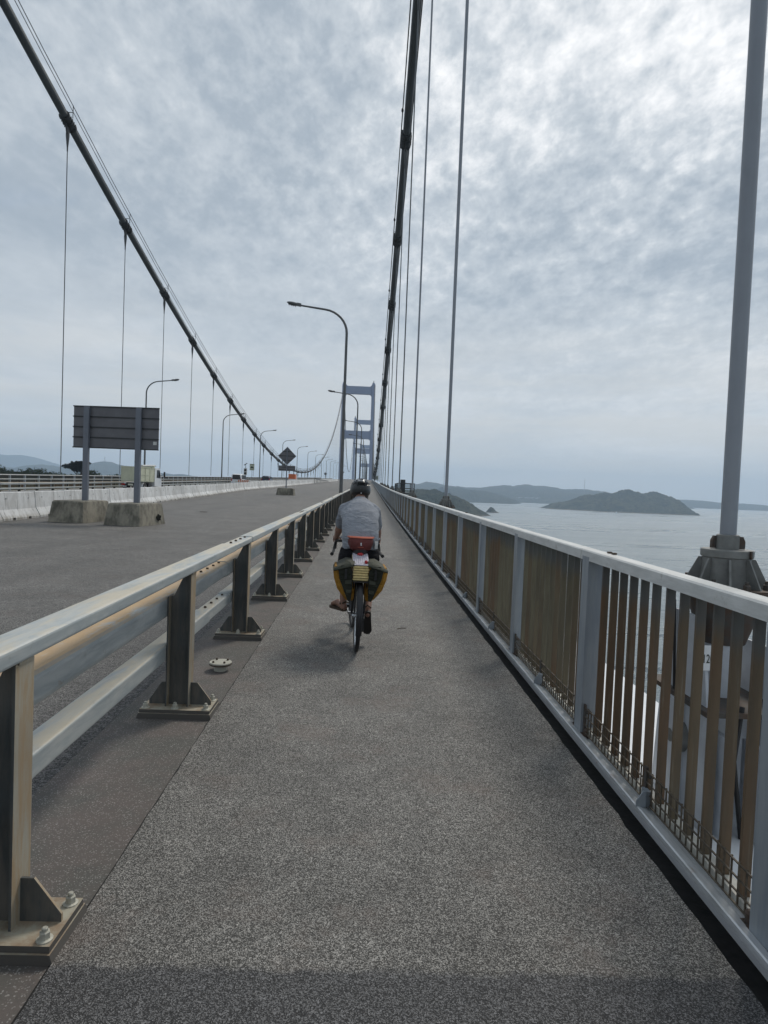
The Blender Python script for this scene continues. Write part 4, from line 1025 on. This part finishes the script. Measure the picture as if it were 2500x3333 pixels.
# ------------------------------------------------------------------ vehicles
def wheel(b,x,y,r,wd): b.tube([(x-wd/2,y,r),(x+wd/2,y,r)],r,20)
def truck():
    t=thing('tipper_truck','small cream tipper truck with a rolled tarpaulin, driving away on the left','truck',(-19.75,54.0,dz(54)-.04),R(-2))
    b=MB(); b.box(-.82,-.76,0,3.1,.95,2.12); b.box(.76,.82,0,3.1,.95,2.12); b.box(-.82,.82,0,.05,.95,2.12); b.box(-.82,.82,3.05,3.1,.95,2.3); b.box(-.80,.80,0,3.1,.90,.97); b.obj('tipper_body','cream',t)
    for z in (1.5,):
        b=MB(); b.box(-.80,.80,-.02,0,z-.03,z+.03); b.box(.82,.84,.0,3.1,z-.03,z+.03); b.obj('rib','cream',t)
    b=MB()
    for y in (0.02,1.0,2.05,3.04): b.box(.82,.85,y-.03,y+.03,.95,2.12)
    for x in (-.80,-.02,.76): b.box(x,x+.05,-.03,0,.95,2.12)
    b.box(-.83,.83,-.03,.02,2.08,2.16); b.box(.80,.85,0,3.1,2.08,2.14); b.obj('body_post','cream',t)
    b=MB(); b.box(-.4,-.3,.1,4.3,.55,.8); b.box(.3,.4,.1,4.3,.55,.8); b.box(-.7,.7,.0,.12,.55,.72); b.box(.45,.78,1.9,2.6,.35,.8); b.obj('chassis','black',t)
    for x in (-.68,.68):
        for y in (.95,4.0):
            b=MB(); wheel(b,x,y,.37,.26 if y<2 else .2); w_=b.obj('wheel','rubber',t,True)
            b=MB(); b.tube([(x+.135*(1 if x>0 else -1),y,.37),(x+.10*(1 if x>0 else -1),y,.37)],.2,14); b.obj('rim','silver',w_)
        b=MB(); pts=[(x,.95+.46*math.cos(R(a)),.37+.46*math.sin(R(a))) for a in range(10,171,20)]
        for i in range(len(pts)-1):
            p,q=pts[i],pts[i+1]; b.add([(x-.14,p[1],p[2]),(x+.14,p[1],p[2]),(x+.14,q[1],q[2]),(x-.14,q[1],q[2])],[(0,1,2,3)])
        b.obj('mudguard','carwhite',t)
    b=MB(); b.prism([(3.2,.55),(4.85,.50),(4.9,.95),(4.82,1.35),(4.45,2.08),(4.3,2.14),(3.25,2.14)],'x',-.82,.82); cab=b.obj('cab','carwhite',t)
    b=MB()
    for s in (-1,1): b.prism([(3.65,1.3),(4.65,1.25),(4.36,1.98),(3.70,1.98)],'x',s*.822-.004*s,s*.834)
    b.obj('side_window','glass',cab)
    b=MB(); b.prism([(4.86,1.36),(4.50,2.05),(4.49,2.04),(4.84,1.35)],'x',-.72,.72); b.obj('windscreen','glass',cab)
    b=MB(); b.tube([(.55,.9,2.24),(.55,3.9,2.34)],.10,10); b.obj('tarpaulin_roll','alu',t,True)
    b=MB(); b.box(-.3,.3,3.5,3.9,2.14,2.36); b.obj('roof_beacon','glass',cab)
    for s in (-1,1):
        b=MB(); b.tube([(s*.82,4.6,1.5),(s*1.05,4.95,1.62)],.02,5); b.box(s*1.05-.07,s*1.05+.07,4.93,4.98,1.42,1.85); b.obj('mirror','black',t)
        b=MB(); b.box(s*.6-.15,s*.6+.15,-.03,-.005,.60,.72); b.obj('tail_lamp','redlight',t)
    b=MB(); b.box(-.2,.2,-.02,0,.58,.72); b.obj('number_plate','plateyellow',t)
truck()
def car(x,y,prof,wd,paint,label,rear=None,name='car',lights='redlight'):
    t=thing(name,label,'car',(x,y,dz(y)-.04),R(-1))
    rings=[]; b=MB()
    # prof: (y, zbottom, zbelt, zroof, inset)
    for (yy,zb,zm,zr,ins) in prof:
        W=wd/2
        rings.append([(-W*.92,yy,zb),(W*.92,yy,zb),(W,yy,zb+.18),(W,yy,zm),(W-ins,yy,zr-.06),(W-ins-.12,yy,zr),(-W+ins+.12,yy,zr),(-W+ins,yy,zr-.06),(-W,yy,zm),(-W,yy,zb+.18)])
    b.loft(rings); body=b.obj('body',paint,t,50)
    H=max(p[3] for p in prof); W=wd/2
    b=MB(); b.prism([(-W+.20,1.02),(W-.20,1.02),(W-.26,H-.16),(-W+.26,H-.16)],'y',prof[1][0]-.12,prof[1][0]-.085)
    b.obj('rear_window','glass',t)
    b=MB()
    for s in (-1,1): b.prism([(prof[1][0]+.25,1.05),(prof[-3][0]-.1,1.05),(prof[-4][0]-.1,H-.18),(prof[1][0]+.4,H-.18)],'x',s*(W-.03)-.004,s*(W-.03)+.02*s)
    b.obj('side_window','glass',t)
    for s in (-1,1):
        b=MB(); b.box(s*(W-.10)-.07,s*(W-.10)+.07,-.03,.02,.75,1.15); b.obj('tail_lamp',lights,t)
        for yy in (.75,prof[-1][0]-.8):
            b=MB(); wheel(b,s*(W-.12),yy,.31,.2); b.obj('wheel','rubber',t,True)
    b=MB(); b.box(-.17,.17,-.035,-.01,.62,.75); b.obj('number_plate','plateyellow',t)
    b=MB(); b.box(-W*.9,W*.9,-.04,.1,.3,.46); b.obj('bumper','black' if paint!='carwhite' else 'carwhite',t)
van=[(0,.35,.9,1.0,.03),(.06,.3,.95,1.55,.10),(.35,.28,1.0,1.80,.13),(1.2,.28,1.0,1.88,.13),(2.6,.28,1.0,1.86,.13),(3.2,.28,1.0,1.78,.14),(3.75,.28,1.0,1.15,.12),(4.25,.32,.85,.95,.06),(4.35,.35,.7,.75,.05)]
sed=[(0,.35,.85,.92,.03),(.12,.3,.95,1.35,.12),(.5,.28,.98,1.62,.16),(1.4,.28,.98,1.66,.16),(2.4,.28,.98,1.62,.17),(2.9,.28,.98,1.45,.18),(3.5,.28,.98,1.08,.12),(4.2,.32,.85,.9,.06),(4.35,.35,.7,.75,.05)]
car(-20.05,98,van,1.62,'carwhite','white minivan driving away behind the portable signal')
car(-20.15,126,sed,1.66,'carblue','dark blue car driving away between the white minivan and the diamond sign')
t=thing('orange_truck','small truck with an orange box driving away right of the diamond sign','truck',(-20.1,168,dz(168)-.04))
b=MB(); b.box(-.85,.85,0,3.2,.95,2.25); b.obj('cargo_box','orange',t)
b=MB(); b.box(-.9,.9,-.05,3.4,.72,.95); b.obj('tailboard','carwhite',t)
b=MB(); b.prism([(3.3,.5),(5.0,.5),(5.0,1.2),(4.6,2.1),(3.4,2.1)],'x',-.85,.85); b.obj('cab','carwhite',t)
for x in (-.7,.7):
    for y in (.9,4.2): b=MB(); wheel(b,x,y,.36,.24); b.obj('wheel','rubber',t,True)
b=MB(); b.box(-.8,.8,-.02,.2,.4,.7); b.obj('chassis','black',t)

# ------------------------------------------------------------------ bicycle
BROOT=(-.066,5.99-.02,0.02); BRZ=R(3.4); LEAN=R(-1.2)
bike=thing('touring_bicycle','black touring bicycle with drop bars, rack and olive and ochre panniers','bicycle',BROOT,BRZ)
bike.rotation_euler=(0,-LEAN*0+R(1.0),BRZ)
def ringm(y,r,tr,seg=48,ts=8,yaw=0.0,z=.34):
    b=MB(); vs=[]; m3=Matrix.Rotation(yaw,3,'Z')
    for i in range(seg):
        a=2*math.pi*i/seg
        for j in range(ts):
            c=2*math.pi*j/ts; rr=r+tr*math.cos(c); v=m3@Vector((tr*math.sin(c),rr*math.cos(a),rr*math.sin(a))); vs.append((v.x,v.y+y,v.z+z))
    fs=[(i*ts+j,i*ts+(j+1)%ts,((i+1)%seg)*ts+(j+1)%ts,((i+1)%seg)*ts+j) for i in range(seg) for j in range(ts)]
    b.add(vs,fs); return b
FY=1.07
for y,yw in ((0,0),(FY,R(4))):
    wb=ringm(y,.318,.020,56,8,yw); wh=wb.obj('wheel','rubber',bike,True)
    ringm(y,.298,.011,48,6,yw).obj('rim','black' if y>0 else 'silver',wh,True)
    b=MB(); 
    for i in range(14):
        a=2*math.pi*i/14; b.tube([(0,y,.34),(0,y+.295*math.cos(a),.34+.295*math.sin(a))],.0022,4)
    b.tube([(-.055,y,.34),(.055,y,.34)],.022,10); b.obj('spokes','silver' if y==0 else 'black',wh)
    # mudguards
    b=MB(); vs=[]; fs=[]
    A0,A1=(60,200) if y==0 else (30,150)
    for i in range(15):
        a=R(A0+(A1-A0)*i/14)
        for q,dr in ((-.028,-.012),(-.02,.0),(0,.006),(.02,.0),(.028,-.012)): vs.append((q,y+(.352+dr)*math.cos(a),.34+(.352+dr)*math.sin(a)))
    for i in range(14):
        for j in range(4): fs.append((i*5+j,i*5+j+1,i*5+5+j+1,i*5+5+j))
    b.add(vs,fs); b.obj('mudguard','black',bike,True)
b=MB(); bb=(0,.44,.275); st=(0,.27,.80); ht=(0,.90,.82); hb_=(0,.935,.70)
b.tube([bb,st],.016,8); b.tube([st,ht],.015,8); b.tube([bb,hb_],.018,8); b.tube([ht,hb_],.019,8)
for s in (-1,1):
    b.tube([(s*.03,.42,.275),(s*.055,0,.34)],.010,6); b.tube([(s*.012,.27,.77),(s*.055,0,.34)],.009,6)
    b.tube([(s*.012,.94,.68),(s*.045,.97,.62),(s*.05,FY,.34)],.012,6)
b.obj('frame','black',bike,True)
b=MB(); b.tube([st,(0,.225,.915)],.013,8); b.obj('seat_post','silver',bike,True)
b=MB(); b.loft([[(x*wd,y,.925+z+ (0.01 if abs(x)<.5 else 0)) for x,z in ((-1,0),(-.6,.03),(0,.035),(.6,.03),(1,0),(.6,-.025),(-.6,-.025))] for y,wd in ((.10,.06),(.14,.075),(.22,.06),(.30,.03),(.37,.018))]); b.obj('saddle','black',bike,True)
b=MB(); b.tube([(0,.90,.82),(0,.885,.93),(0,.965,.95)],.014,8); b.obj('stem','black',bike,True)
b=MB(); bar=[]
for s in (-1,1):
    pts=[(0,.965,.95),(s*.12,.965,.95),(s*.185,.968,.947),(s*.205,1.0,.945),(s*.215,1.035,.93),(s*.225,1.045,.885),(s*.232,1.01,.84),(s*.24,.93,.825),(s*.25,.845,.815)]
    b.tube([(p[0]*1.07+.006,p[1],p[2]) for p in pts],.015,8)
b.obj('drop_bar','rubber',bike,True)
for s in (-1,1):
    b=MB(); b.tube([(s*.2675+.006,.846,.815),(s*.2685+.006,.838,.8145)],.019,10); b.obj('bar_plug','rubber',bike,True)
    b=MB(); b.ell((s*.212,1.055,.975),.018,.045,.03,None,8,6); b.tube([(s*.213,1.07,.965),(s*.218,1.085,.90),(s*.222,1.07,.85)],.007,6); b.obj('brake_lever','black',bike,True)
# cranks: right back and low, left forward
PR=(.105,.29,.215); PL=(-.105,.585,.325)
b=MB(); b.tube([(.07,.44,.275),(.085,PR[1],PR[2])],.010,6); b.tube([(-.07,.44,.275),(-.085,PL[1],PL[2])],.010,6); b.tube([(-.07,.44,.275),(.07,.44,.275)],.018,8); b.obj('crank','silver',bike,True)
b=MB(); 
b.tube([(.044,.44,.275),(.048,.44,.275)],.10,30); b.obj('chainring','black',bike,True)
b=MB()
b.tube([(.046,.44,.375),(.050,.0,.375)],.004,4); b.tube([(.046,.44,.175),(.050,.06,.20),(.05,.0,.30)],.004,4); b.tube([(.045,0,.34),(.056,0,.34)],.045,20); b.box(.045,.065,-.01,.05,.19,.31); b.obj('derailleur','black',bike)
for (x,y,z) in (PR,PL):
    b=MB(); s=1 if x>0 else -1; b.box(x-.045,x+.045,y-.045,y+.045,z-.012,z+.012); b.obj('pedal','black',bike)
b=MB(); b.box(-.065,.065,-.20,.24,.675,.685)
for s in (-1,1):
    b.tube([(s*.06,-.16,.675),(s*.06,.0,.36)],.006,5); b.tube([(s*.06,.16,.675),(s*.06,.02,.36)],.006,5); b.tube([(s*.065,-.2,.68),(s*.065,.24,.68)],.006,5)
b.obj('rack','black',bike)
# panniers, flared outwards at the top
def pannier(s):
    dy0,dy1=(-.15,.20)
    rings=[]
    spec=[(.495,.060,.115,.02),(.52,.050,.140,.005),(.60,.048,.205,0),(.70,.050,.240,0),(.77,.052,.250,0),(.81,.055,.235,.01)]
    for z,xi,xo,ins in spec:
        c=.03; a,d=(xi,xo)
        rings.append([(s*(a+c),dy0+ins,z),(s*(d-c),dy0+ins,z),(s*d,dy0+ins+c,z),(s*d,dy1-ins-c,z),(s*(d-c),dy1-ins,z),(s*(a+c),dy1-ins,z),(s*a,dy1-ins-c,z),(s*a,dy0+ins+c,z)])
    b=MB(); b.loft(rings); p=b.obj('pannier','ochre',bike,35)
    # dark back panel (faces the camera)
    b=MB(); o=s*.012
    poly=[(s*.080,.505),(s*.105,.50),(s*.140,.58),(s*.190,.70),(s*.203,.775),(s*.178,.822),(s*.100,.820),(s*.074,.77),(s*.070,.62)]
    b.prism(poly,'y',dy0-.022,dy0+.012); b.obj('back_panel','darkolive',p,30)
    for z0 in (.66,.575):
        b=MB(); b.prism([(s*(.079),z0),(s*(.142-.12*(.7-z0)),z0-.005),(s*(.142-.12*(.7-z0)),z0+.026),(s*.079,z0+.031)],'y',dy0-.026,dy0-.021); b.obj('strap','olive',p)
    # domed flap
    b=MB(); rings=[]
    for k_,(g_,zz,ins) in enumerate([(-.002,.790,0),(.004,.797,0),(.004,.812,.006),(-.012,.832,.02),(-.045,.846,.05)]):
        a=.045-g_; d=.245+g_; yy0=dy0-.03-g_+ins; yy1=dy1+.01+g_-ins; c=.045
        rings.append([(s*(a+c),yy0,zz+.02),(s*(d-c),yy0,zz-.010),(s*d,yy0+c,zz-.028),(s*d,yy1-c,zz-.028),(s*(d-c),yy1,zz),(s*(a+c),yy1,zz+.02),(s*a,yy1-c,zz+.02),(s*a,yy0+c,zz+.02)])
    b.loft(rings); b.obj('flap','olive',p,35)
    b=MB(); b.box(s*.135-.01,s*.135+.01,dy0-.036,dy0-.024,.70,.79); b.obj('buckle_strap','black',p)
pannier(-1); pannier(1)
# folded foam mat lashed to the rack
t=thing('foam_mat','folded silver and yellow foam mat strapped on the bicycle rack','sleeping mat',BROOT,BRZ); t.rotation_euler=bike.rotation_euler
for k_ in range(6):
    z=.692+.0225*k_; b=MB(); b.prism([(-.066,z),(.066,z),(.073,z+.007),(.066,z+.014),(-.066,z+.014),(-.073,z+.007)],'y',-.155-random.uniform(0,.01),.14)
    b.v=[(v[0]+.004*math.sin(k_*2.1),v[1],v[2]+(v[1]+.155)*.26) for v in b.v]; b.obj('foam_layer','foam',t)
b=MB(); b.box(-.074,-.069,-.14,.14,.69,.83); b.box(-.07,.072,-.158,.14,.827,.831); b.v=[(v[0],v[1],v[2]+(v[1]+.155)*.26) for v in b.v]; b.obj('foil_cover','foil',t)
b=MB()
for i in range(7):
    for j in range(12): b.lathe([(.0075,0),(.005,.004),(.001,.006)],(-.058+i*.0195,-.145+j*.024,.831),5)
b.v=[(v[0],v[1],v[2]+(v[1]+.155)*.26) for v in b.v]; b.obj('dimple','foil',t,kind='stuff')
b=MB(); b.ell((.045,-.115,.852),.016,.016,.020,None,12,8); o=b.obj('red_tail_light','redlight',None,True); o.location=BROOT; o.rotation_euler=bike.rotation_euler; tag(o,'small red light resting on the folded foam mat','bicycle light')
b=MB(); b.tube([(.05,-.12,.838),(.09,-.14,.822),(.125,-.17,.80)],.0035,5); o=b.obj('pink_cord','pink',None); o.location=BROOT; o.rotation_euler=bike.rotation_euler; tag(o,'pale pink cord hanging from the foam mat over the right pannier','cord')
b=MB(); b.ell((0,.085,.900),.030,.022,.018,None,12,8); o=b.obj('saddle_light','redlight',bike,True)

# ------------------------------------------------------------------ rider (body grown as one remeshed surface)
def cap(b,p,q,r1,r2,seg=14,k=8):
    p=Vector(p); q=Vector(q); pts=[]; rs=[]; d=(q-p); L=d.length; d.normalize()
    for i in range(5): a=R(-80+80*i/4); pts.append(p+d*r1*math.sin(a)); rs.append(r1*math.cos(a))
    for i in range(1,k): t_=i/k; pts.append(p+d*L*t_); rs.append(r1+(r2-r1)*t_)
    for i in range(5): a=R(80*i/4); pts.append(q+d*r2*math.sin(a)); rs.append(r2*math.cos(a))
    b.tube(pts,rs,seg)
def remeshed(b, name, mats, vox, smooth_it=6, disp=None):
    me=b.mesh(name,mats); o=bpy.data.objects.new('tmp',me); COL.objects.link(o)
    m=o.modifiers.new('r','REMESH'); m.mode='VOXEL'; m.voxel_size=vox
    s=o.modifiers.new('s','SMOOTH'); s.factor=.5; s.iterations=smooth_it
    dg=bpy.context.evaluated_depsgraph_get(); dg.update()
    out=bpy.data.meshes.new_from_object(o.evaluated_get(dg)); bpy.data.objects.remove(o)
    out.name=name; out.materials.clear()
    for q in (mats if isinstance(mats,(list,tuple)) else [mats]): out.materials.append(M[q])
    if disp:
        nn=[v.normal.copy() for v in out.vertices]
        for v,n_ in zip(out.vertices,nn): v.co+=n_*disp(v.co)
    for p in out.polygons: p.use_smooth=True
    return out
HIP={-1:(-.09,.29,.93),1:(.09,.29,.93)}; KNEE={-1:(-.125,.67,.75),1:(.13,.58,.63)}; ANK={-1:(-.125,.50,.385),1:(.105,.235,.355)}
SH={-1:(-.150,.66,1.292),1:(.150,.66,1.288)}; EL={-1:(-.203,.80,1.075),1:(.203,.80,1.065)}; WR_={-1:(-.222,.985,.985),1:(.232,.985,.975)}
b=MB()
cap(b,(0,.27,.97),(0,.40,1.12),.12,.12); cap(b,(0,.42,1.15),(0,.64,1.31),.13,.12)
b.ell((0,.56,1.25),.17,.13,.10,Matrix.Rotation(R(40),3,'X'),16,10)
cap(b,(0,.68,1.34),(0,.78,1.45),.06,.055)
b.ell((0,.83,1.485),.077,.098,.105,Matrix.Rotation(R(-18),3,'X'),18,12)           # skull
b.ell((0,.90,1.435),.052,.05,.06,None,12,8)                                        # face and jaw
b.ell((0,.945,1.465),.013,.018,.024,None,8,6)                                      # nose
for s in (-1,1):
    b.ell((s*.078,.825,1.465),.012,.020,.032,None,8,6)                             # ears
    b.ell((s*.030,.930,1.490),.012,.010,.009,None,8,6)
    cap(b,(s*.05,.66,1.33),SH[s],.07,.062); cap(b,SH[s],EL[s],.055,.043); cap(b,EL[s],WR_[s],.042,.027)
    cap(b,HIP[s],KNEE[s],.085,.058); cap(b,KNEE[s],ANK[s],.055,.036)
    kx,ky,kz=KNEE[s]; ax,ay,az=ANK[s]
    b.ell((kx*.55+ax*.45,ky*.55+ay*.45-.025,kz*.55+az*.45),.050,.052,.11,Matrix.Rotation(R(25),3,'X'),12,8)  # calf
    # hand: palm, four fingers curled round the bar, thumb
    w_=Vector(WR_[s]); palm=w_+Vector((0,.045,-.008)); b.ell(palm,.036,.050,.019,None,10,8)
for s in (-1,1):
    A_=Vector(ANK[s])
    if s<0: toe=A_+Vector((-.105,.165,-.062)); heel=A_+Vector((.012,-.03,-.062))
    else: toe=A_+Vector((.012,.085,-.165)); heel=A_+Vector((.0,-.045,-.035))
    cap(b,heel,A_+(toe-A_)*.55,.030,.034); cap(b,A_+(toe-A_)*.5,toe,.034,.022); cap(b,A_,heel,.032,.028)
body_me=remeshed(b,'body','skin',.009,4)
person=thing('person','cyclist seen from behind in a grey T-shirt, black shorts, sandals and dark helmet','person',BROOT,BRZ); person.rotation_euler=bike.rotation_euler
link('body',body_me,person)
for s in (-1,1):
    b=MB(); w_=Vector(WR_[s]); x0=w_.x
    for q,(dx,ln) in enumerate(((-.026,.030),(-.009,.036),(.008,.034),(.024,.026))):
        p0=w_+Vector((dx,.078,-.004)); p1=p0+Vector((0,.030+ln*.2,-.008)); p2=p1+Vector((0,.006,-.026-ln*.2)); p3=p2+Vector((0,-.022,-.012))
        b.tube([p0,p1,p2,p3],[.0095,.0090,.0082,.0065],7)
    p0=w_+Vector((-s*.030,.035,-.006)); b.tube([p0,p0+Vector((-s*.018,.022,-.014)),p0+Vector((-s*.014,.040,-.034))],[.011,.0095,.0075],7)
    b.obj('hand_fingers','skin',person,True)
# shirt
b=MB()
def ering(c,rx,rn,tilt,k=20):
    c=Vector(c); n_=Vector((0,math.cos(tilt),math.sin(tilt)))   # in-plane 'up-back' axis
    return [c+Vector((1,0,0))*rx*math.cos(2*math.pi*i/k)+n_*rn*math.sin(2*math.pi*i/k) for i in range(k)]
b.loft([ering((0,.255,.925),.168,.125,R(170)),ering((0,.27,.985),.176,.130,R(165)),ering((0,.31,1.06),.180,.135,R(155)),ering((0,.375,1.14),.186,.135,R(142)),ering((0,.46,1.215),.182,.135,R(130)),ering((0,.56,1.285),.165,.125,R(125)),ering((0,.65,1.340),.125,.098,R(125)),ering((0,.705,1.385),.085,.075,R(125))])
for s in (-1,1):
    sx_,sy_,sz_=SH[s]; E_=Vector(EL[s]); S_=Vector(SH[s])
    cap(b,(s*.06,.63,1.325),S_,.085,.070); cap(b,(s*.09,.52,1.225),S_+Vector((-s*.01,.0,-.02)),.105,.070); cap(b,S_,S_+(E_-S_)*.68,.067,.060)
rngn=Vector((3.3,1.1,7.7))
def folds(p):
    a=noise.fractal(Vector((p.x*7+p.z*9,p.y*6,p.z*26-p.x*10)),1.0,2.0,3)*.0028
    c=noise.noise(p*9+rngn)*.005
    lo=max(0,1.08-p.z)/.14; e2=math.sin((p.z*1.0-abs(p.x+.05)*.55)*150)*.0035*min(lo,1)*(1 if p.x<.02 else .4)
    return a+c+e2
shirt_me=remeshed(b,'t_shirt','shirt',.008,12,folds); shirt=link('t_shirt',shirt_me,person)
# shorts
b=MB()
b.ell((0,.27,.90),.178,.125,.095,None,18,12)
for s in (-1,1): cap(b,(s*.092,.28,.885),Vector(HIP[s])+(Vector(KNEE[s])-Vector(HIP[s]))*.86,.108,.082)
for s in (-1,1): b.ell((s*.105,.25,.85),.092,.10,.085,None,14,10)
shorts_me=remeshed(b,'shorts','shorts',.010,5,lambda p: noise.noise(p*16)*.006); shorts=link('shorts',shorts_me,person)
# hair at the nape
b=MB(); b.ell((0,.805,1.465),.083,.095,.085,Matrix.Rotation(R(-18),3,'X'),18,12); b.ell((0,.765,1.435),.062,.045,.055,None,12,8)
hair=remeshed(b,'hair','hair',.008,2,lambda p: noise.noise(p*60)*.003); link('hair',hair,person)
# helmet: ribbed shell with vents
hel=thing('bicycle_helmet','dark vented bicycle helmet worn by the cyclist','helmet',BROOT,BRZ); hel.rotation_euler=bike.rotation_euler
HC_=Vector((0,.825,1.505)); hr=Matrix.Rotation(R(-14),3,'X')
def hel_pt(a,e_,k=1.0):  # a azimuth (0 = right), e elevation
    v=Vector((.108*math.cos(e_)*math.cos(a), .142*math.cos(e_)*math.sin(a), .122*math.sin(e_)))*k
    return HC_+hr@v
b=MB(); vs=[]; NA,NE=48,16
def vent(a,e_):
    # returns depth factor: openings between ribs, seen from behind as ovals
    d=0
    for (va,ve,wa,we) in [(-90,58,24,13),(-90,14,30,11),(-50,30,13,15),(-130,30,13,15),(-20,34,12,13),(-160,34,12,13),(20,40,12,13),(160,40,12,13),(60,44,13,16),(120,44,13,16),(90,30,12,20),(-58,66,10,9),(-122,66,10,9)]:
        da=(math.degrees(a)-va+540)%360-180; de=math.degrees(e_)-ve
        q=(da/wa)**2+(de/we)**2
        d=max(d,max(0,1-q)**.5 if q<1 else 0)
    return d
for j in range(NE+1):
    e_=R(-26+ (90+26)*j/NE)
    for i in range(NA):
        a=2*math.pi*i/NA-math.pi; lowcut=R(-4) if math.sin(a)>-.2 else R(-26)
        ee=max(e_, -.45+ (0.38 if math.sin(a)>.1 else 0)); dd=vent(a,ee); vs.append(hel_pt(a,ee,1.0-.26*dd))
fs=[(j*NA+i,j*NA+(i+1)%NA,(j+1)*NA+(i+1)%NA,(j+1)*NA+i) for j in range(NE) for i in range(NA)]
b.add(vs,fs)
for j in range(NE):
    for i in range(NA):
        idx=len(b.mi)-len(fs)+j*NA+i; a=(2*math.pi*(i+.5)/NA-math.pi); e_=R(-26+116*(j+.5)/NE)
        b.mi[idx]=1 if (vent(a,e_)<.05 and e_>R(30)) else 0
b.obj('shell',['helmet','helmetlit'],hel,True)
b=MB(); vs=[]
for j,(e0,k0) in enumerate(((-34,.93),(-26,1.0),(-22,.93))):
    for i in range(25): a=R(-170+160*i/24); vs.append(hel_pt(a,R(e0),k0*.98))
b.add(vs,[(j*25+i,j*25+i+1,(j+1)*25+i+1,(j+1)*25+i) for j in range(2) for i in range(24)]); b.obj('rear_cradle','black',hel,True)
b=MB(); b.ell(hel_pt(R(-88),R(-31),1.02),.006,.005,.006,None,8,6); b.obj('dial','carwhite',hel)
b=MB()
for s in (-1,1): b.tube([(s*.088,.83,1.475),(s*.082,.875,1.40),(s*.03,.905,1.368)],.005,5)
b.obj('chin_strap','black',hel)
# waist pack
pk=thing('waist_pack','maroon waist pack with a coral zip edge and small white mark on the cyclist','waist bag',BROOT,BRZ); pk.rotation_euler=bike.rotation_euler
def pring(z,y,hw,d,cut): return [(-hw,y+.03,z),(-hw+cut,y-d*.6,z),(-hw*.5,y-d,z),(0,y-d*1.1,z),(hw*.5,y-d,z),(hw-cut,y-d*.6,z),(hw,y+.03,z),(hw*.5,y+.08,z),(-hw*.5,y+.08,z)]
b=MB(); b.loft([pring(.925,.155,.075,.02,.01),pring(.945,.15,.105,.05,.015),pring(.985,.15,.118,.065,.02),pring(1.035,.155,.124,.06,.02),pring(1.052,.16,.122,.05,.02)]); b.obj('pouch','maroon',pk,35)
b=MB(); b.loft([pring(1.0525,.155,.128,.056,.02),pring(1.064,.160,.130,.050,.02)]); b.obj('zip_edge','coral',pk,35)
b=MB(); b.box(-.004,.004,.074,.078,.985,1.012); b.box(-.008,.008,.074,.078,1.004,1.008); b.box(.003,.009,.074,.078,.985,.989); b.obj('logo_mark','carwhite',pk)
b=MB(); b.box(-.026,.026,.085,.0865,.966,.969); b.obj('small_print','coral',pk)
b=MB()
pts=[]
for i in range(21):
    a=R(-200+220*i/20); pts.append((.192*math.cos(a),.285+.150*math.sin(a)*1.0,1.04))
b.tube(pts,.012,6,True,.30,.8); b.obj('belt','shirt',pk)
b=MB(); b.box(.135,.165,.15,.19,.955,1.02); b.obj('side_pocket','alu',pk)
# sandals
for s in (-1,1):
    A_=Vector(ANK[s]); 
    if s<0: fwdv=Vector((-.50,.84,.0)).normalized(); upv=Vector((.0,-.10,1)); c0=A_+Vector((-.045,.07,-.088))
    else: fwdv=Vector((.03,.40,-.86)).normalized(); upv=Vector((0,.86,.40)); c0=A_+Vector((.006,-.012,-.118))
    side=fwdv.cross(upv).normalized(); upv=side.cross(fwdv).normalized()
    b=MB(); outl=[(-.13,.0),(-.12,.028),(-.05,.032),(.04,.040),(.10,.045),(.135,.025),(.14,0),(.13,-.03),(.09,-.045),(.02,-.036),(-.06,-.030),(-.12,-.026)]
    lo=[c0+fwdv*u+side*v-upv*.013 for u,v in outl]; hi=[c0+fwdv*u+side*v+upv*.012 for u,v in outl]
    b.loft([lo,hi])
    sd=b.obj('sandal','sole' if s>0 else 'sandal',person,30)
    b=MB(); b.tube([A_+side*.034+Vector((0,0,-.03)),A_+fwdv*.05+upv*.03*(1 if s<0 else -.0)+Vector((0,0,-.02)),A_-side*.034+Vector((0,0,-.03))],.008,6)
    b.tube([A_+side*.036-fwdv*.03+upv*-.02,A_-fwdv*.05,A_-side*.036-fwdv*.03+upv*-.02],.007,6); b.obj('sandal_strap','sandal',person,True)

# distant cyclist
d_bike=copy_tree(bike); d_bike.location=(-1.0,190,dz(190)); d_bike['label']='tiny dark bicycle far ahead beside the guard rail'
d_per=copy_tree(person); d_per.location=(-1.0,190,dz(190)); d_per['label']='tiny figure of another cyclist in dark clothing far ahead on the footway'
for o in [c for c in d_per.children if c.name.startswith('t_shirt')]:
    o.material_slots[0].link='OBJECT'; o.material_slots[0].material=M['darkcloth']

# small litter and cracks on the paving
for i,(x,y,L_,lab) in enumerate([(.42,7.0,.10,'thin dark twig lying on the footway right of the bicycle'),(-7.6,30,.35,'scrap of debris lying on the empty lane')]):
    b=MB(); b.tube([(-L_/2,0,.004),(0,.015,.008),(L_/2,.02,.004)],.004 if i==0 else .02,5); o=b.obj('debris','rustbolt',None); o.location=(x,y,dz(y)-(0 if i==0 else .04)); o.rotation_euler=(0,0,R(8)); tag(o,lab,'debris')

# ------------------------------------------------------------------ air
HAZE=1.3e-4
b=MB(); b.box(-12500,12500,-2900,13000,-66.5,460)
hm=bpy.data.materials.new('air_haze'); hm.use_nodes=True; t_=NT(hm.node_tree); hm.node_tree.nodes.clear()
pvn=t_.node('ShaderNodeVolumePrincipled', {'Color':(0.65,0.815,1.0,1),'Density':HAZE,'Anisotropy':0.2})
t_.node('ShaderNodeOutputMaterial', {'Volume':pvn.outputs[0]})
o=b.obj('haze',hm); o['kind']='stuff'; tag(o,'thin pale haze over the sea and distant hills','haze')
